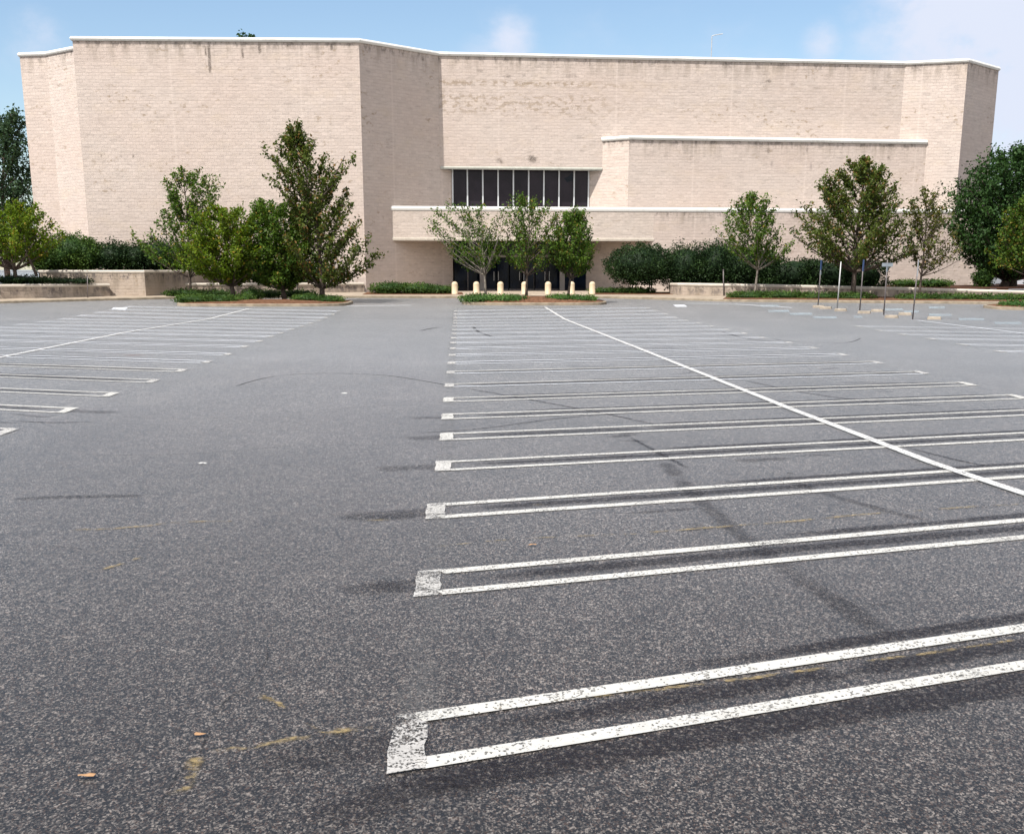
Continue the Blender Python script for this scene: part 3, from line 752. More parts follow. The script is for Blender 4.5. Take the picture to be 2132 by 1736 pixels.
# ------------------------------------------------------------------ low planter walls
def low_wall(path, z1, label, th=.38, z0=None, capmat=None):
    """block planter wall with a rounded pale cap; path plan points left to right"""
    path = [np.asarray(p)[:2] for p in path]
    z1 = [z1] * len(path) if np.isscalar(z1) else z1
    c = path[len(path) // 2]
    root = empty('planter_wall', (c[0], c[1], g(c[1])), label, 'wall')
    vs = []; fs = []; uv = []; dr = []; u = random.uniform(0, 20)
    def off(i, o):
        t = unit(path[min(i + 1, len(path) - 1)] - path[max(i - 1, 0)]); return path[i] + np.array([-t[1], t[0]]) * o
    for i in range(len(path) - 1):
        ln = np.linalg.norm(path[i + 1] - path[i])
        for o, s in ((0., 1), (th, -1)):
            a, b = off(i, o), off(i + 1, o); za, zb = g(a[1]) - .05, g(b[1]) - .05
            k = len(vs); q = [(a[0], a[1], za), (b[0], b[1], zb), (b[0], b[1], z1[i + 1] - .1), (a[0], a[1], z1[i] - .1)]
            vs += q; f = (k, k + 1, k + 2, k + 3); uu = [(u, za), (u + ln, zb), (u + ln, z1[i + 1]), (u, z1[i])]; d_ = [(0, z1[i] - za), (0, z1[i + 1] - zb), (0, .1), (0, .1)]
            if s < 0: f = f[::-1]; uu = uu[::-1]; d_ = d_[::-1]
            fs.append(f); uv += uu; dr += d_
        u += ln
    for i in (0, len(path) - 1):
        a, b = off(i, 0.), off(i, th); k = len(vs); za = g(a[1]) - .05
        vs += [(a[0], a[1], za), (b[0], b[1], za), (b[0], b[1], z1[i] - .1), (a[0], a[1], z1[i] - .1)]; fs.append((k, k + 1, k + 2, k + 3)); uv += [(0, 0), (th, 0), (th, 1), (0, 1)]; dr += [(0, 1), (0, 1), (0, .1), (0, .1)]
    mesh_obj('blockwork', local(vs, root), fs, M['block_low'], root, uv=uv, drop=dr)
    coping(path, z1, .17, 'cap', M['trim'], root, over=.04, back=th + .05)
    return root
# lower front wall at far left
zl = P(0, 592, 75.8)[2]
lwA = P(-120, 592, 74.8); lwB = P(0, 592, 75.8); lwC = P(228, 593, 79.6)
low_wall([P(-300, 592, 74)[:2], lwA[:2], lwB[:2], P(110, 592, 77.4)[:2], lwC[:2]], zl, 'long low weathered block wall at the pavement edge, lower front one of the left terrace')
# tall upper wall with the sunlit square corner
zu = P(300, 562.5, 80)[2]
u0 = P(84, 563, 80.6); u1 = P(180, 563, 80.2); u2 = P(300, 562, 79.8); u3 = P(480, 562, 85.4)
low_wall([P(80, 563, 82.2)[:2], u0[:2], u1[:2], u2[:2], u3[:2], P(500, 562, 86.0)[:2]], zu, 'tallest block planter wall with a sharp sunlit corner, behind the lower left wall')
# low wall behind the trees on the left island
zr = P(372, 589.5, 82.2)[2]
low_wall([P(373, 589, 83.2)[:2], P(378, 589, 82.3)[:2], P(590, 589, 83.6)[:2], P(758, 589, 86.3)[:2]], zr, 'low block wall with rounded end behind the trees, ending at the dark store corner')
# long low wall on the right
rw = [(1394, 589, 86.5), (1396, 589, 82.5), (1412, 589, 80.8), (1600, 592, 79.4), (1850, 597.5, 77.9), (2132, 605, 75.6), (2320, 609, 74)]
low_wall([P(*q)[:2] for q in rw], [P(*q)[2] for q in rw], 'long low pale capped wall in front of the dark hedge right of the entrance')
# soil behind the walls
def soil(pts, z, name='planting_soil'):
    o = mesh_obj(name, [(p[0], p[1], z) for p in pts], [tuple(range(len(pts)))], M['soil']); setp(o, kind='structure')
soil([P(-300, 592, 74)[:2] + (0, .3), lwB[:2] + (0, .3), lwC[:2] + (0, .2), u1[:2] + (0, -.01), u0[:2] + (0, -.01), P(80, 563, 82.2)[:2], P(-300, 563, 84)[:2]], zl - .12)
soil([u0[:2] + (0.1, .3), u2[:2] + (0, .3), u3[:2] + (-.2, .2), P(500, 562, 87)[:2], P(150, 562, 91)[:2], P(20, 562, 92)[:2], P(-100, 562, 92)[:2], P(-100, 562, 83)[:2]], zu - .10)
soil([P(380, 589, 82.6)[:2], P(590, 589, 83.9)[:2], P(756, 589, 86.6)[:2], P(760, 589, 88)[:2], P(380, 589, 88)[:2]], zr - .08)
soil([P(1398, 589, 82.9)[:2], P(1414, 589, 81.1)[:2], P(1600, 592, 79.7)[:2], P(1850, 597.5, 78.2)[:2], P(2132, 605, 75.9)[:2], P(2320, 609, 74.3)[:2], P(2400, 600, 100)[:2], P(1990, 592, 98)[:2], P(1700, 589, 96)[:2], P(1400, 589, 92)[:2]], zr - .25)

# ------------------------------------------------------------------ foliage
def leaf_mesh(name, cen, size, mat, parent, tint, upbias=.5, aspect=.55, core=None):
    size *= .88; n = len(cen); cen = np.asarray(cen, float) - np.array(parent.location)
    nr = rng.normal(size=(n, 3)); nr[:, 2] = nr[:, 2] + upbias * 1.5; nr /= np.linalg.norm(nr, axis=1)[:, None]
    r = rng.normal(size=(n, 3)); a = np.cross(nr, r); a /= np.linalg.norm(a, axis=1)[:, None]; b = np.cross(nr, a)
    s = size * rng.uniform(.6, 1.35, n)[:, None]
    v = np.empty((n, 4, 3)); bend = nr * s * .12
    v[:, 0] = cen - a * s * .5; v[:, 1] = cen + b * s * .5 * aspect + bend; v[:, 2] = cen + a * s * .5; v[:, 3] = cen - b * s * .5 * aspect + bend
    v = v.reshape(-1, 3); nf = n; idx = np.arange(4 * n); tints = np.asarray(tint, float)
    loops = list(idx); starts = np.arange(n) * 4; tot = np.full(n, 4)
    if core is not None:
        cv, cf = core; cv = np.asarray(cv) - np.array(parent.location); k = len(v); v = np.vstack([v, cv])
        st = 4 * n; ex = []; ss = []; tt = []
        for f in cf: ss.append(st + len(ex)); tt.append(len(f)); ex += [i + k for i in f]
        loops = np.concatenate([idx, np.array(ex)]); starts = np.concatenate([starts, ss]); tot = np.concatenate([tot, tt]); tints = np.concatenate([tints, np.zeros(len(cf))])
    me = bpy.data.meshes.new(name); me.vertices.add(len(v)); me.vertices.foreach_set('co', v.ravel())
    me.loops.add(len(loops)); me.loops.foreach_set('vertex_index', np.asarray(loops, dtype=np.int32))
    me.polygons.add(len(starts)); me.polygons.foreach_set('loop_start', np.asarray(starts, dtype=np.int32)); me.polygons.foreach_set('loop_total', np.asarray(tot, dtype=np.int32))
    at = me.attributes.new('tint', 'FLOAT', 'FACE'); at.data.foreach_set('value', tints.astype(np.float32))
    me.materials.append(mat); me.update(calc_edges=True); me.validate()
    o = bpy.data.objects.new(name, me); COL.objects.link(o); o.parent = parent; return o

def tree(label, base, prof, leaf, trunk=None, n_limb=30, twigs=9, lpt=13, size=.2, r0=.11, name='tree', bark='bark', cat='tree',
         fill=.25, depth=.9, crown_start=None, group=None, extra=None, bare=0., spread=.10, accent=.06, rise=1.0, stems=None, widen=1.08):
    """base world point; prof rows (py, xl, xr) of the crown outline in the photo, top first"""
    base = np.asarray(base, float); Y = base[1]
    rows = []
    for py, xl, xr in prof:
        a, b = P(xl, py, Y), P(xr, py, Y); rows.append((a[2], (a[0] + b[0]) / 2, (b[0] - a[0]) / 2 * widen))
    rows.sort(); zs = np.array([r[0] for r in rows]); xc = np.array([r[1] for r in rows]); rr = np.array([r[2] for r in rows])
    def env(z): return np.interp(z, zs, xc), np.interp(z, zs, rr)
    zt, zb = zs[-1], zs[0]
    root = empty(name, base, label, cat, group)
    tp = [base]
    if trunk: tp += [P(x, y, Y) for x, y in trunk]
    else: tp += [np.array([base[0] * .5 + env(zb)[0] * .5, Y, zb]), np.array([env((zb + zt) / 2)[0], Y, (zb + zt) / 2]), np.array([xc[-1], Y, zt - .15])]
    tz = np.array([p[2] for p in tp]); tx = np.array([p[0] for p in tp]); o_ = np.argsort(tz)
    def trunk_at(z): return np.array([np.interp(z, tz[o_], tx[o_]), Y + .08 * math.sin(z * 1.7), z])
    T = MB(); zz = np.linspace(base[2] - .05, zt - .1, 12)
    T.tube([trunk_at(z) for z in zz], [r0 * (1.25 if i == 0 else 1) * (1 - .88 * (i / 11) ** .8) for i in range(12)], 8)
    for st in (stems or []):
        sp = [base + np.array(q) for q in st['off']] if 'off' in st else [P(x, y, Y + st.get('dy', 0)) for x, y in st['px']]
        T.tube(sp, np.linspace(st.get('r', r0 * .7), st.get('r', r0 * .7) * .35, len(sp)), 7)
    C = []; lim = n_limb
    starts_lo = zb - .05 * (zt - zb) if crown_start is None else crown_start
    clus = []
    for i in range(lim):
        f = (i + random.random() * .9) / lim
        ze = zb + (zt - zb) * (f ** .85) * .99                       # tip height
        x_, r_ = env(ze); az = i * 2.39996 + random.uniform(-.5, .5)
        k = random.uniform(.74, 1.2)
        tip = np.array([x_ + math.cos(az) * r_ * k, Y + math.sin(az) * r_ * k * depth, ze + random.uniform(-.1, .12) + max(0, k - .95) * r_ * .5])
        zs0 = max(base[2] + .25 * (zb - base[2]), starts_lo if False else ze - rise * (.35 + .75 * r_ * k) - random.uniform(0, .4))
        zs0 = max(zs0, base[2] + .62 * (zb - base[2]) if zb > base[2] + .5 else base[2] + .15)
        s0 = trunk_at(min(zs0, ze)); mid_ = s0 * .45 + tip * .55 + np.array([0, 0, -.10 * np.linalg.norm(tip - s0) * rise])
        pts = []
        for t in np.linspace(0, 1, 7): pts.append((1 - t) ** 2 * s0 + 2 * t * (1 - t) * mid_ + t * t * tip)
        rb = r0 * .42 * (1 - .6 * f); T.tube(pts, np.linspace(rb, .012, 7), 5, cap=False)
        isbare = random.random() < bare
        for j in range(twigs):
            t = .30 + .70 * (j + random.random()) / twigs; w = (1 - t) ** 2 * s0 + 2 * t * (1 - t) * mid_ + t * t * tip
            ld = (tip - s0) / (np.linalg.norm(tip - s0) + 1e-6); dirv = np.array([random.gauss(0, .55), random.gauss(0, .55), random.uniform(.1, .8)]) + ld * .75; dirv /= np.linalg.norm(dirv)
            ln_ = (.20 + .13 * r_) * random.uniform(.5, 1.2); e = w + dirv * ln_
            if isbare or random.random() < .35: T.tube([w, e], [.014, .006], 4, cap=False)
            if isbare and random.random() < .85: continue
            clus.append((w, e))
    allp = []; tn = []; lpt = int(lpt * 1.25)
    for w, e in clus:
        t = rng.uniform(0, 1.05, lpt)[:, None]; q = w + (e - w) * t + rng.normal(0, spread, (lpt, 3)); allp.append(q)
        c0 = random.uniform(0, .45); tn.append(c0 + rng.uniform(0, .4, lpt))
    if fill > 0:
        nf = int(fill * sum(len(a) for a in allp)); zf = zb + (zt - zb) * rng.beta(1.2, 1.9, nf)
        x_, r_ = env(zf); an = rng.uniform(0, 2 * math.pi, nf); rad = r_ * np.sqrt(rng.uniform(0, .72, nf))
        cl_ = np.stack([x_ + np.cos(an) * rad, Y + np.sin(an) * rad * depth, zf], 1); nz = np.sin(cl_[:, 0] * 3.1 + 1.3) * np.sin(cl_[:, 1] * 2.7) * np.sin(cl_[:, 2] * 3.7 + .5)
        cl_ = cl_[nz > -.18]; allp.append(cl_); tn.append(rng.uniform(0, .6, len(cl_)))
    allp = np.vstack(allp); tn = np.concatenate(tn); acc = rng.uniform(size=len(tn)) < accent; tn[acc] = .95; tn[~acc] = np.minimum(tn[~acc], .84)
    T.build('trunk', M[bark], root, smooth=True)
    leaf_mesh('crown', allp, size, LF[leaf], root, tn)
    return root

def ell_core(c, r, lump=.12, nu=16, nv=9):
    vs = []; fs = []; ph = random.uniform(0, 6)
    for i in range(nv + 1):
        a = math.pi * i / nv
        for k in range(nu):
            b = 2 * math.pi * k / nu; q = 1 + lump * math.sin(3 * b + ph) * math.sin(2 * a + ph) + random.uniform(-lump, lump) * .5
            vs.append((c[0] + r[0] * q * math.sin(a) * math.cos(b), c[1] + r[1] * q * math.sin(a) * math.sin(b), c[2] + r[2] * q * math.cos(a)))
    for i in range(nv):
        for k in range(nu): k2 = (k + 1) % nu; fs.append((i * nu + k, (i + 1) * nu + k, (i + 1) * nu + k2, i * nu + k2))
    return vs, fs

def shrub(label, ells, leaf, dens=90, size=.13, name='shrub', cat='shrub', boxy=1., group=None, up=.4, stems=0, ragged=.10):
    """ells: (px, ytop, ybottom, half width px, Y, half depth m)"""
    E_ = []
    for px, yt, yb, hw, Y, hd in ells:
        a, b = P(px, yt, Y), P(px, yb, Y); hwm = (P(px + hw, yb, Y)[0] - P(px - hw, yb, Y)[0]) / 2
        E_.append((np.array([a[0], Y, (a[2] + b[2]) / 2]), np.array([hwm, hd, (a[2] - b[2]) / 2])))
    lo = min(c[2] - r[2] for c, r in E_); c0 = np.mean([c for c, r in E_], axis=0)
    root = empty(name, (c0[0], c0[1], lo), label, cat, group)
    pts = []; tn = []; CV = []; CF = []
    for c, r in E_:
        area = 4 * math.pi * ((r[0] * r[1]) ** 1.6 / 3 + (r[0] * r[2]) ** 1.6 / 3 + (r[1] * r[2]) ** 1.6 / 3) ** (1 / 1.6)
        n = int(area * dens * (2.2 if boxy < 1 else 1.7))
        d = rng.normal(size=(n, 3)); d /= np.linalg.norm(d, axis=1)[:, None]
        if boxy != 1.: d = np.sign(d) * np.abs(d) ** boxy
        lump = 1 + .09 * np.sin(d[:, 0] * 7 * max(1, r[0]) + c[0]) * np.sin(d[:, 2] * 6 + c[1]) + .05 * np.sin(d[:, 0] * 17 * max(1, r[0]))
        q = c + d * r * (lump * (1 + rng.normal(-.02, ragged, n) * .6))[:, None] + rng.normal(0, size * .4, (n, 3))
        q = q[q[:, 2] > lo - .02]
        pts.append(q); tn.append(np.clip(.25 + .3 * np.sin(q[:, 0] * 2.3) * np.sin(q[:, 2] * 3 + q[:, 1]) + rng.uniform(-.2, .55, len(q)), 0, .84))
        cv, cf = ell_core(c, r * .80); k = len(CV); CV += cv; CF += [tuple(i + k for i in f) for f in cf]
    pts = np.vstack(pts); tn = np.concatenate(tn)
    leaf_mesh('foliage', pts, size, LF[leaf], root, tn, up, core=(CV, CF))
    for k in range(stems):
        c, r = E_[0]; x = c[0] + r[0] * random.uniform(-.4, .4); MB().tube([(x, c[1], lo - .6), (x + random.uniform(-.1, .1), c[1], c[2])], [.05, .03], 6).build('stem', M['bark'], root)
    return root

# --- trees, left to right
tree('tall blue green tree rising behind the left end of the store', (P(15, 580, 101)[0], 101, PAD), [(232, 15, 32), (258, -25, 48), (300, -50, 62), (350, -70, 75), (400, -70, 80), (450, -70, 90), (520, -60, 90)], 'bluish', n_limb=46, twigs=11, lpt=16, size=.28, r0=.28, fill=.5, name='background_tree', spread=.2)
tree('spreading yellow green tree with forked dark trunks on the left terrace', (P(31, 578, 77.6)[0], 77.6, zl - .12), [(424, 8, 45), (438, -22, 72), (455, -45, 118), (480, -65, 105), (505, -80, 112), (530, -80, 100), (541, -40, 70)], 'yellow', trunk=[(31, 560), (20, 520), (28, 430)], n_limb=38, twigs=10, lpt=16, size=.19, r0=.15, fill=.5, rise=.55, stems=[dict(px=[(77, 575), (66, 550), (55, 525), (50, 490)], r=.09), dict(px=[(31, 562), (50, 538), (70, 505)], r=.10), dict(px=[(30, 562), (8, 540), (-15, 512)], r=.10)])
tree('airy green conical tree with pale gaps, first on the left island', (P(396, 610, 79.5)[0], 79.5, g(79.5) + .15), [(349, 376, 388), (362, 352, 420), (378, 345, 462), (400, 350, 462), (420, 362, 440), (442, 335, 425), (470, 318, 440), (495, 298, 450), (520, 285, 445), (545, 320, 430), (556, 350, 420)], 'green', trunk=[(394, 560), (391, 460), (381, 352)], n_limb=44, twigs=9, lpt=13, size=.20, r0=.10, fill=.16)
tree('leafy tree added out of view at far left to shade the low terrace wall', (-33.5, 73.6, g(73.6)), [(380, -320, -200), (430, -380, -150), (480, -400, -130), (530, -390, -140), (560, -330, -180)], 'green', n_limb=30, twigs=9, lpt=13, size=.24, fill=.5)  # unseen tree, added to cast shade on the low left wall
tree('bushy bright yellow green round tree, second on the left island', (P(486, 618, 74)[0], 74, g(74) + .18), [(430, 448, 500), (445, 415, 528), (465, 398, 548), (490, 388, 550), (515, 384, 555), (540, 386, 552), (562, 400, 540), (580, 440, 510)], 'yellow', n_limb=44, twigs=11, lpt=17, size=.19, r0=.15, fill=.7, rise=.6)
tree('dense dark green tree in the middle of the left island', (P(592, 618, 74.3)[0], 74.3, g(74.3) + .22), [(416, 536, 562), (432, 526, 612), (455, 516, 640), (480, 508, 655), (510, 506, 660), (545, 508, 660), (575, 520, 650), (594, 545, 620)], 'green', n_limb=44, twigs=11, lpt=17, size=.19, r0=.13, fill=.8, rise=.7, accent=.04)
tree('slender sapling with a pale thin trunk behind the left island trees', (P(618, 606, 78.5)[0], 78.5, g(78.5) + .15), [(436, 606, 622), (470, 596, 640), (520, 594, 645), (565, 602, 636)], 'green', n_limb=18, twigs=7, lpt=9, size=.18, r0=.06, bark='bark_pale', fill=.1)
tree('tallest bronze green tree with a leaning split top on the left island', (P(671, 620, 73.6)[0], 73.6, g(73.6) + .18), [(260, 602, 616), (285, 588, 640), (305, 575, 645), (318, 556, 660), (335, 572, 724), (360, 572, 724), (390, 586, 716), (415, 590, 712), (440, 604, 742), (470, 600, 742), (500, 608, 768), (530, 604, 784), (555, 612, 772), (575, 630, 735), (588, 650, 705)], 'brown', trunk=[(668, 560), (660, 470), (640, 380), (611, 268)], n_limb=64, twigs=9, lpt=18, size=.21, r0=.14, fill=.25, stems=[dict(px=[(655, 450), (680, 400), (705, 350), (718, 325)], r=.06)], accent=.10)
yc = iC0[1] + 2.4
tree('half bare tree with dead twigs on the centre island', (P(1011, 616, yc)[0], yc, g(yc) + .36), [(425, 912, 940), (445, 910, 1028), (470, 903, 1040), (490, 918, 1042), (508, 935, 1036), (525, 930, 1042), (546, 945, 1020)], 'green', trunk=[(1009, 560), (1003, 500), (990, 430)], n_limb=38, twigs=9, lpt=11, size=.155, r0=.075, fill=.18, bare=.25, bark='bark_pale', spread=.09, widen=1.2)
tree('airy young tree in the middle of the centre island', (P(1096, 616, yc)[0], yc, g(yc) + .38), [(406, 1085, 1104), (428, 1068, 1140), (450, 1052, 1152), (480, 1058, 1148), (500, 1048, 1152), (525, 1042, 1150), (548, 1060, 1138)], 'green', n_limb=42, twigs=9, lpt=10, size=.155, r0=.075, fill=.15, spread=.09, bare=.1, widen=1.25)
tree('fuller young tree at the right end of the centre island', (P(1183, 616, yc)[0], yc, g(yc) + .34), [(436, 1194, 1208), (460, 1164, 1222), (480, 1150, 1228), (508, 1144, 1236), (535, 1146, 1238), (558, 1168, 1226)], 'green', n_limb=42, twigs=9, lpt=15, size=.16, r0=.075, fill=.4, spread=.09, widen=1.2)
tree('small green tree in front of the hedge, first right of the entrance', (P(1572, 612, 78.3)[0], 78.3, g(78.3) + .2), [(402, 1558, 1568), (422, 1532, 1600), (448, 1510, 1612), (468, 1502, 1620), (490, 1496, 1628), (508, 1520, 1650), (530, 1530, 1640)], 'green', n_limb=38, twigs=9, lpt=12, size=.18, r0=.085, fill=.2, bark='bark_pale')
tree('large spreading bronze green tree before the right end of the store', (P(1777, 612, 77)[0], 77, g(77) + .2), [(332, 1792, 1812), (350, 1752, 1836), (378, 1716, 1850), (402, 1708, 1876), (424, 1728, 1866), (436, 1678, 1872), (465, 1668, 1890), (490, 1674, 1900), (512, 1662, 1916), (536, 1674, 1906)], 'brown', trunk=[(1780, 548), (1788, 450), (1802, 340)], n_limb=68, twigs=10, lpt=18, size=.20, r0=.16, fill=.25, accent=.09, rise=.75, stems=[dict(px=[(1778, 552), (1760, 530), (1735, 510)], r=.09), dict(px=[(1779, 552), (1815, 530), (1850, 505)], r=.07)])
tree('thin sparse tree with a slanting low branch near the right store corner', (P(1916, 612, 76)[0], 76, g(76) + .2), [(394, 1930, 1944), (414, 1896, 1966), (440, 1882, 1968), (470, 1894, 1972), (500, 1888, 1992), (525, 1912, 2002), (548, 1934, 1988)], 'olive', trunk=[(1919, 560), (1928, 480), (1937, 400)], n_limb=36, twigs=8, lpt=9, size=.18, r0=.075, fill=.12, bare=.1)
tree('big dense dark green tree against the right side of the store', (P(2084, 600, 86)[0], 86, PAD), [(312, 2104, 2140), (330, 2070, 2185), (352, 2018, 2205), (380, 1998, 2220), (410, 1986, 2235), (445, 1976, 2240), (480, 1966, 2245), (515, 1984, 2245), (545, 2008, 2235), (566, 2050, 2200)], 'dark', n_limb=80, twigs=12, lpt=18, size=.24, r0=.33, fill=1.2, rise=.6, spread=.2, accent=0., stems=[dict(px=[(2108, 600), (2110, 560), (2118, 500)], r=.30)])
tree('small green tree with rusty leaves at the right edge before the dark tree', (P(2150, 605, 79)[0], 79, g(79) + .6), [(416, 2120, 2165), (445, 2088, 2195), (480, 2078, 2210), (515, 2082, 2215), (545, 2050, 2210), (560, 2062, 2190)], 'green', n_limb=36, twigs=9, lpt=14, size=.2, r0=.1, fill=.5, accent=.14)
tree('distant dark treetop peeking over the store roof', (P(525, 60, 132)[0], 132, PAD), [(76, 508, 513), (82, 503, 535), (100, 495, 555), (140, 470, 580), (220, 460, 590)], 'dark', n_limb=34, twigs=9, lpt=12, size=.4, r0=.35, fill=.5, name='background_tree', spread=.25)

# --- shrubs and hedges
shrub('rounded dark green hedge mound behind the tall left wall', [(145, 487, 568, 60, 83.4, 1.3), (95, 505, 568, 40, 83.2, 1.1), (182, 500, 568, 30, 83.2, 1.1)], 'juniper', 110, .15)
shrub('spiky dark shrub row between the hedge mound and the first island tree', [(232, 505, 568, 40, 83.5, 1.2), (282, 508, 569, 38, 83.8, 1.2), (330, 500, 570, 40, 84.2, 1.2), (385, 515, 570, 40, 85.2, .9)], 'hedge', 110, .16, ragged=.2)
shrub('dark shaded shrubs on the bed behind the left island trees', [(540, 535, 590, 46, 85.6, .9), (610, 545, 590, 46, 86., .8), (672, 555, 590, 40, 86.3, .5)], 'hedge', 80, .16)
shrub('low weedy ground cover under the forked tree on the left terrace', [(40, 574, 592, 70, 77.9, .9), (120, 580, 590, 58, 78.4, .7), (170, 581, 590, 24, 78.7, .5)], 'hedge', 90, .12, cat='ground cover', name='ground_cover')
shrub('dark clipped shrub strip behind the left island', [(385, 602, 620, 45, 79.6, .7), (445, 603, 620, 42, 79.6, .7)], 'juniper', 130, .11)
shrub('bright trimmed juniper bed at the front left of the left island', [(410, 614, 633, 44, 71.6, 1.), (462, 615, 634, 42, 71.6, 1.)], 'juniper', 150, .10, name='juniper_bed', boxy=.75)
shrub('upright shrub beside the bare gap in the left island', [(522, 600, 634, 24, 73.4, .7), (510, 612, 634, 20, 72.6, .6)], 'juniper', 130, .11)
shrub('grassy shrub strip at the back of the left island', [(560, 604, 621, 34, 77.3, .7), (620, 604, 621, 40, 77.3, .7)], 'juniper', 130, .11)
shrub('low dark juniper patch at the right end of the left island', [(640, 612, 631, 34, 72.6, .9), (686, 616, 633, 30, 72.0, .9)], 'juniper', 130, .10, name='juniper_bed')
shrub('long low juniper bed against the shaded store wall left of the entrance', [(812, 588, 613, 42, 83.3, 1.), (868, 590, 613, 44, 83.3, 1.), (915, 595, 613, 34, 83.3, .9)], 'juniper', 130, .12, name='juniper_bed')
bed([(755, 618), (965, 618), (962, 613.5), (765, 613.5)])
shrub('liriope clump on the left half of the centre island', [(1000, 613, 633, 42, 71.9, .9), (1058, 614, 633, 44, 71.9, .9)], 'liriope', 150, .11, name='liriope_bed', cat='ground cover', up=.1)
shrub('liriope clump on the right half of the centre island', [(1166, 614, 630, 34, 72.3, .9), (1208, 615, 630, 34, 72.2, .8)], 'liriope', 150, .11, name='liriope_bed', cat='ground cover', up=.1)
bed([(1225, 618), (1420, 618), (1400, 613), (1240, 613)])
shrub('low juniper bed right of the last bollard', [(1262, 600, 612, 34, 84.3, .7), (1320, 598, 613, 44, 84., .8)], 'juniper', 120, .12, name='juniper_bed')
shrub('big round clipped dark shrub right of the entrance', [(1336, 510, 594, 72, 84.2, 2.0)], 'hedge', 130, .14, name='round_shrub', stems=4)
shrub('overgrown dark hedge with ragged top beside the round shrub', [(1430, 512, 604, 52, 84.0, 1.4), (1492, 506, 604, 46, 83.8, 1.4), (1550, 512, 604, 50, 83.4, 1.3), (1596, 522, 604, 34, 83.2, 1.2)], 'hedge', 120, .15, name='hedge', cat='hedge', ragged=.22)
shrub('boxy flat topped dark hedge behind the big bronze tree', [(1650, 540, 604, 62, 82.6, 1.1), (1730, 543, 604, 62, 82.2, 1.1), (1800, 545, 604, 46, 81.8, 1.1)], 'hedge', 120, .14, name='hedge', cat='hedge', boxy=.6)
shrub('low ground cover against the sunlit wall beyond the boxy hedge', [(1885, 583, 597, 34, 82., .8), (1945, 582, 598, 40, 82., .8)], 'juniper', 110, .12, name='ground_cover', cat='ground cover')
shrub('low clipped hedge strip before the right wall, left of the brick gap', [(1560, 607, 626, 44, 77.0, .8), (1630, 607, 627, 48, 76.8, .8), (1710, 609, 628, 50, 76.5, .8), (1780, 610, 629, 42, 76.2, .8)], 'juniper', 130, .11, name='low_hedge', cat='hedge', boxy=.75)
shrub('low clipped hedge strip before the right wall, right of the brick gap', [(1910, 612, 631, 42, 75.4, .8), (1990, 612, 631, 52, 75.2, .8), (2080, 613, 632, 56, 74.6, .8), (2180, 614, 633, 60, 74., .8)], 'juniper', 130, .11, name='low_hedge', cat='hedge', boxy=.75)
shrub('bright green mound on the island at the right edge', [(2118, 627, 644, 34, iR0[1] + 1.5, 1.2), (2175, 627, 644, 40, iR0[1] + 1.5, 1.2)], 'liriope', 150, .11, name='ground_cover', cat='ground cover')
shrub('small ragged bush beside the trunks of the big dark tree', [(2050, 556, 600, 22, 84.5, .6)], 'juniper', 110, .16)
bed([(1505, 628), (1860, 630.5), (2300, 634.5), (2300, 618), (1850, 616), (1520, 618)])

# ------------------------------------------------------------------ bollards
def bollard(label, src=None, loc=(0, 0, 0)):
    if src is None:
        root = empty('bollard', loc, label, 'bollard', 'cream bollards in front of the entrance')
        pr = [(.205, 0), (.205, .04), (.19, .05), (.19, .60)] + [(.19 * math.cos(a), .60 + .17 * math.sin(a)) for a in np.linspace(.15, 1.5, 7)]
        mb = MB(); mb.lathe(np.array(loc), pr, 24); mb.build('post', M['bollard'], root, smooth=True)
        return root
    r = src.copy(); COL.objects.link(r); r.location = loc; r['label'] = label
    for ch in src.children:
        c = ch.copy(); COL.objects.link(c); c.parent = r
    return r
bl = [(947, 'cream round topped bollard at the left end of the row, beside the juniper bed'), (992, 'cream bollard left of the half bare tree trunk, second from the left'), (1042, 'cream bollard just right of the half bare tree trunk'), (1092, 'cream bollard half hidden behind the middle island tree trunk'), (1141, 'cream bollard standing clear before the glass doors, third from the right'), (1190, 'cream bollard beside the right island tree trunk, second from the right'), (1233, 'cream bollard at the right end of the row before the splayed wall')]
src = None
for x, lb in bl:
    p = PG(x, 616.5); q = P(x, 612.5, 82.0); o = bollard(lb, src, (q[0], 82.0, g(82.) + WZ)); src = src or o

# ------------------------------------------------------------------ signs and posts
def sign(px, yb, yt, label, mat='post', plate=None, turn=1.35, w=.30, h=.46, lean=0.):
    p = PG(px, yb); top = P(px + lean, yt, p[1]); root = empty('sign_post', p, label, 'sign post')
    MB().tube([p - (0, 0, .1), top], [.031, .028], 8).build('post', M[mat], root, smooth=True)
    for pl in plate or []:
        m_, zz, ww, hh, tn = pl; b = MB(); c = top + np.array([0, -.05, zz]); b.box(c - (ww / 2, .012, hh / 2), c + (ww / 2, .012, hh / 2), tn, c); b.build('sign_plate', M[m_], root)
    return root
sign(1703, 637, 543, 'dark post with an edge-on blue sign, farthest left of the accessible bay signs', plate=[('sign_blue', -.22, .32, .50, 1.15), ('sign_back', -.62, .28, .18, 1.15)], lean=7)
sign(1743, 643, 545, 'pale galvanised post leaning slightly, with no sign plate', 'post_pale', lean=8)
sign(1790, 646, 543, 'dark post with a blue sign, in front of the big bronze tree trunk', plate=[('sign_blue', -.22, .34, .55, 1.15)], lean=8)
sign(1840, 656, 541, 'dark post topped by a wide pale twin sign facing the lot', plate=[('sign_back', -.22, .52, .16, .15), ('sign_back', -.42, .16, .22, .9)], lean=8)
sign(1900, 665, 541, 'nearest dark post with a tall narrow grey sign edge-on', plate=[('sign_back', -.35, .32, .70, 1.3)], lean=12)
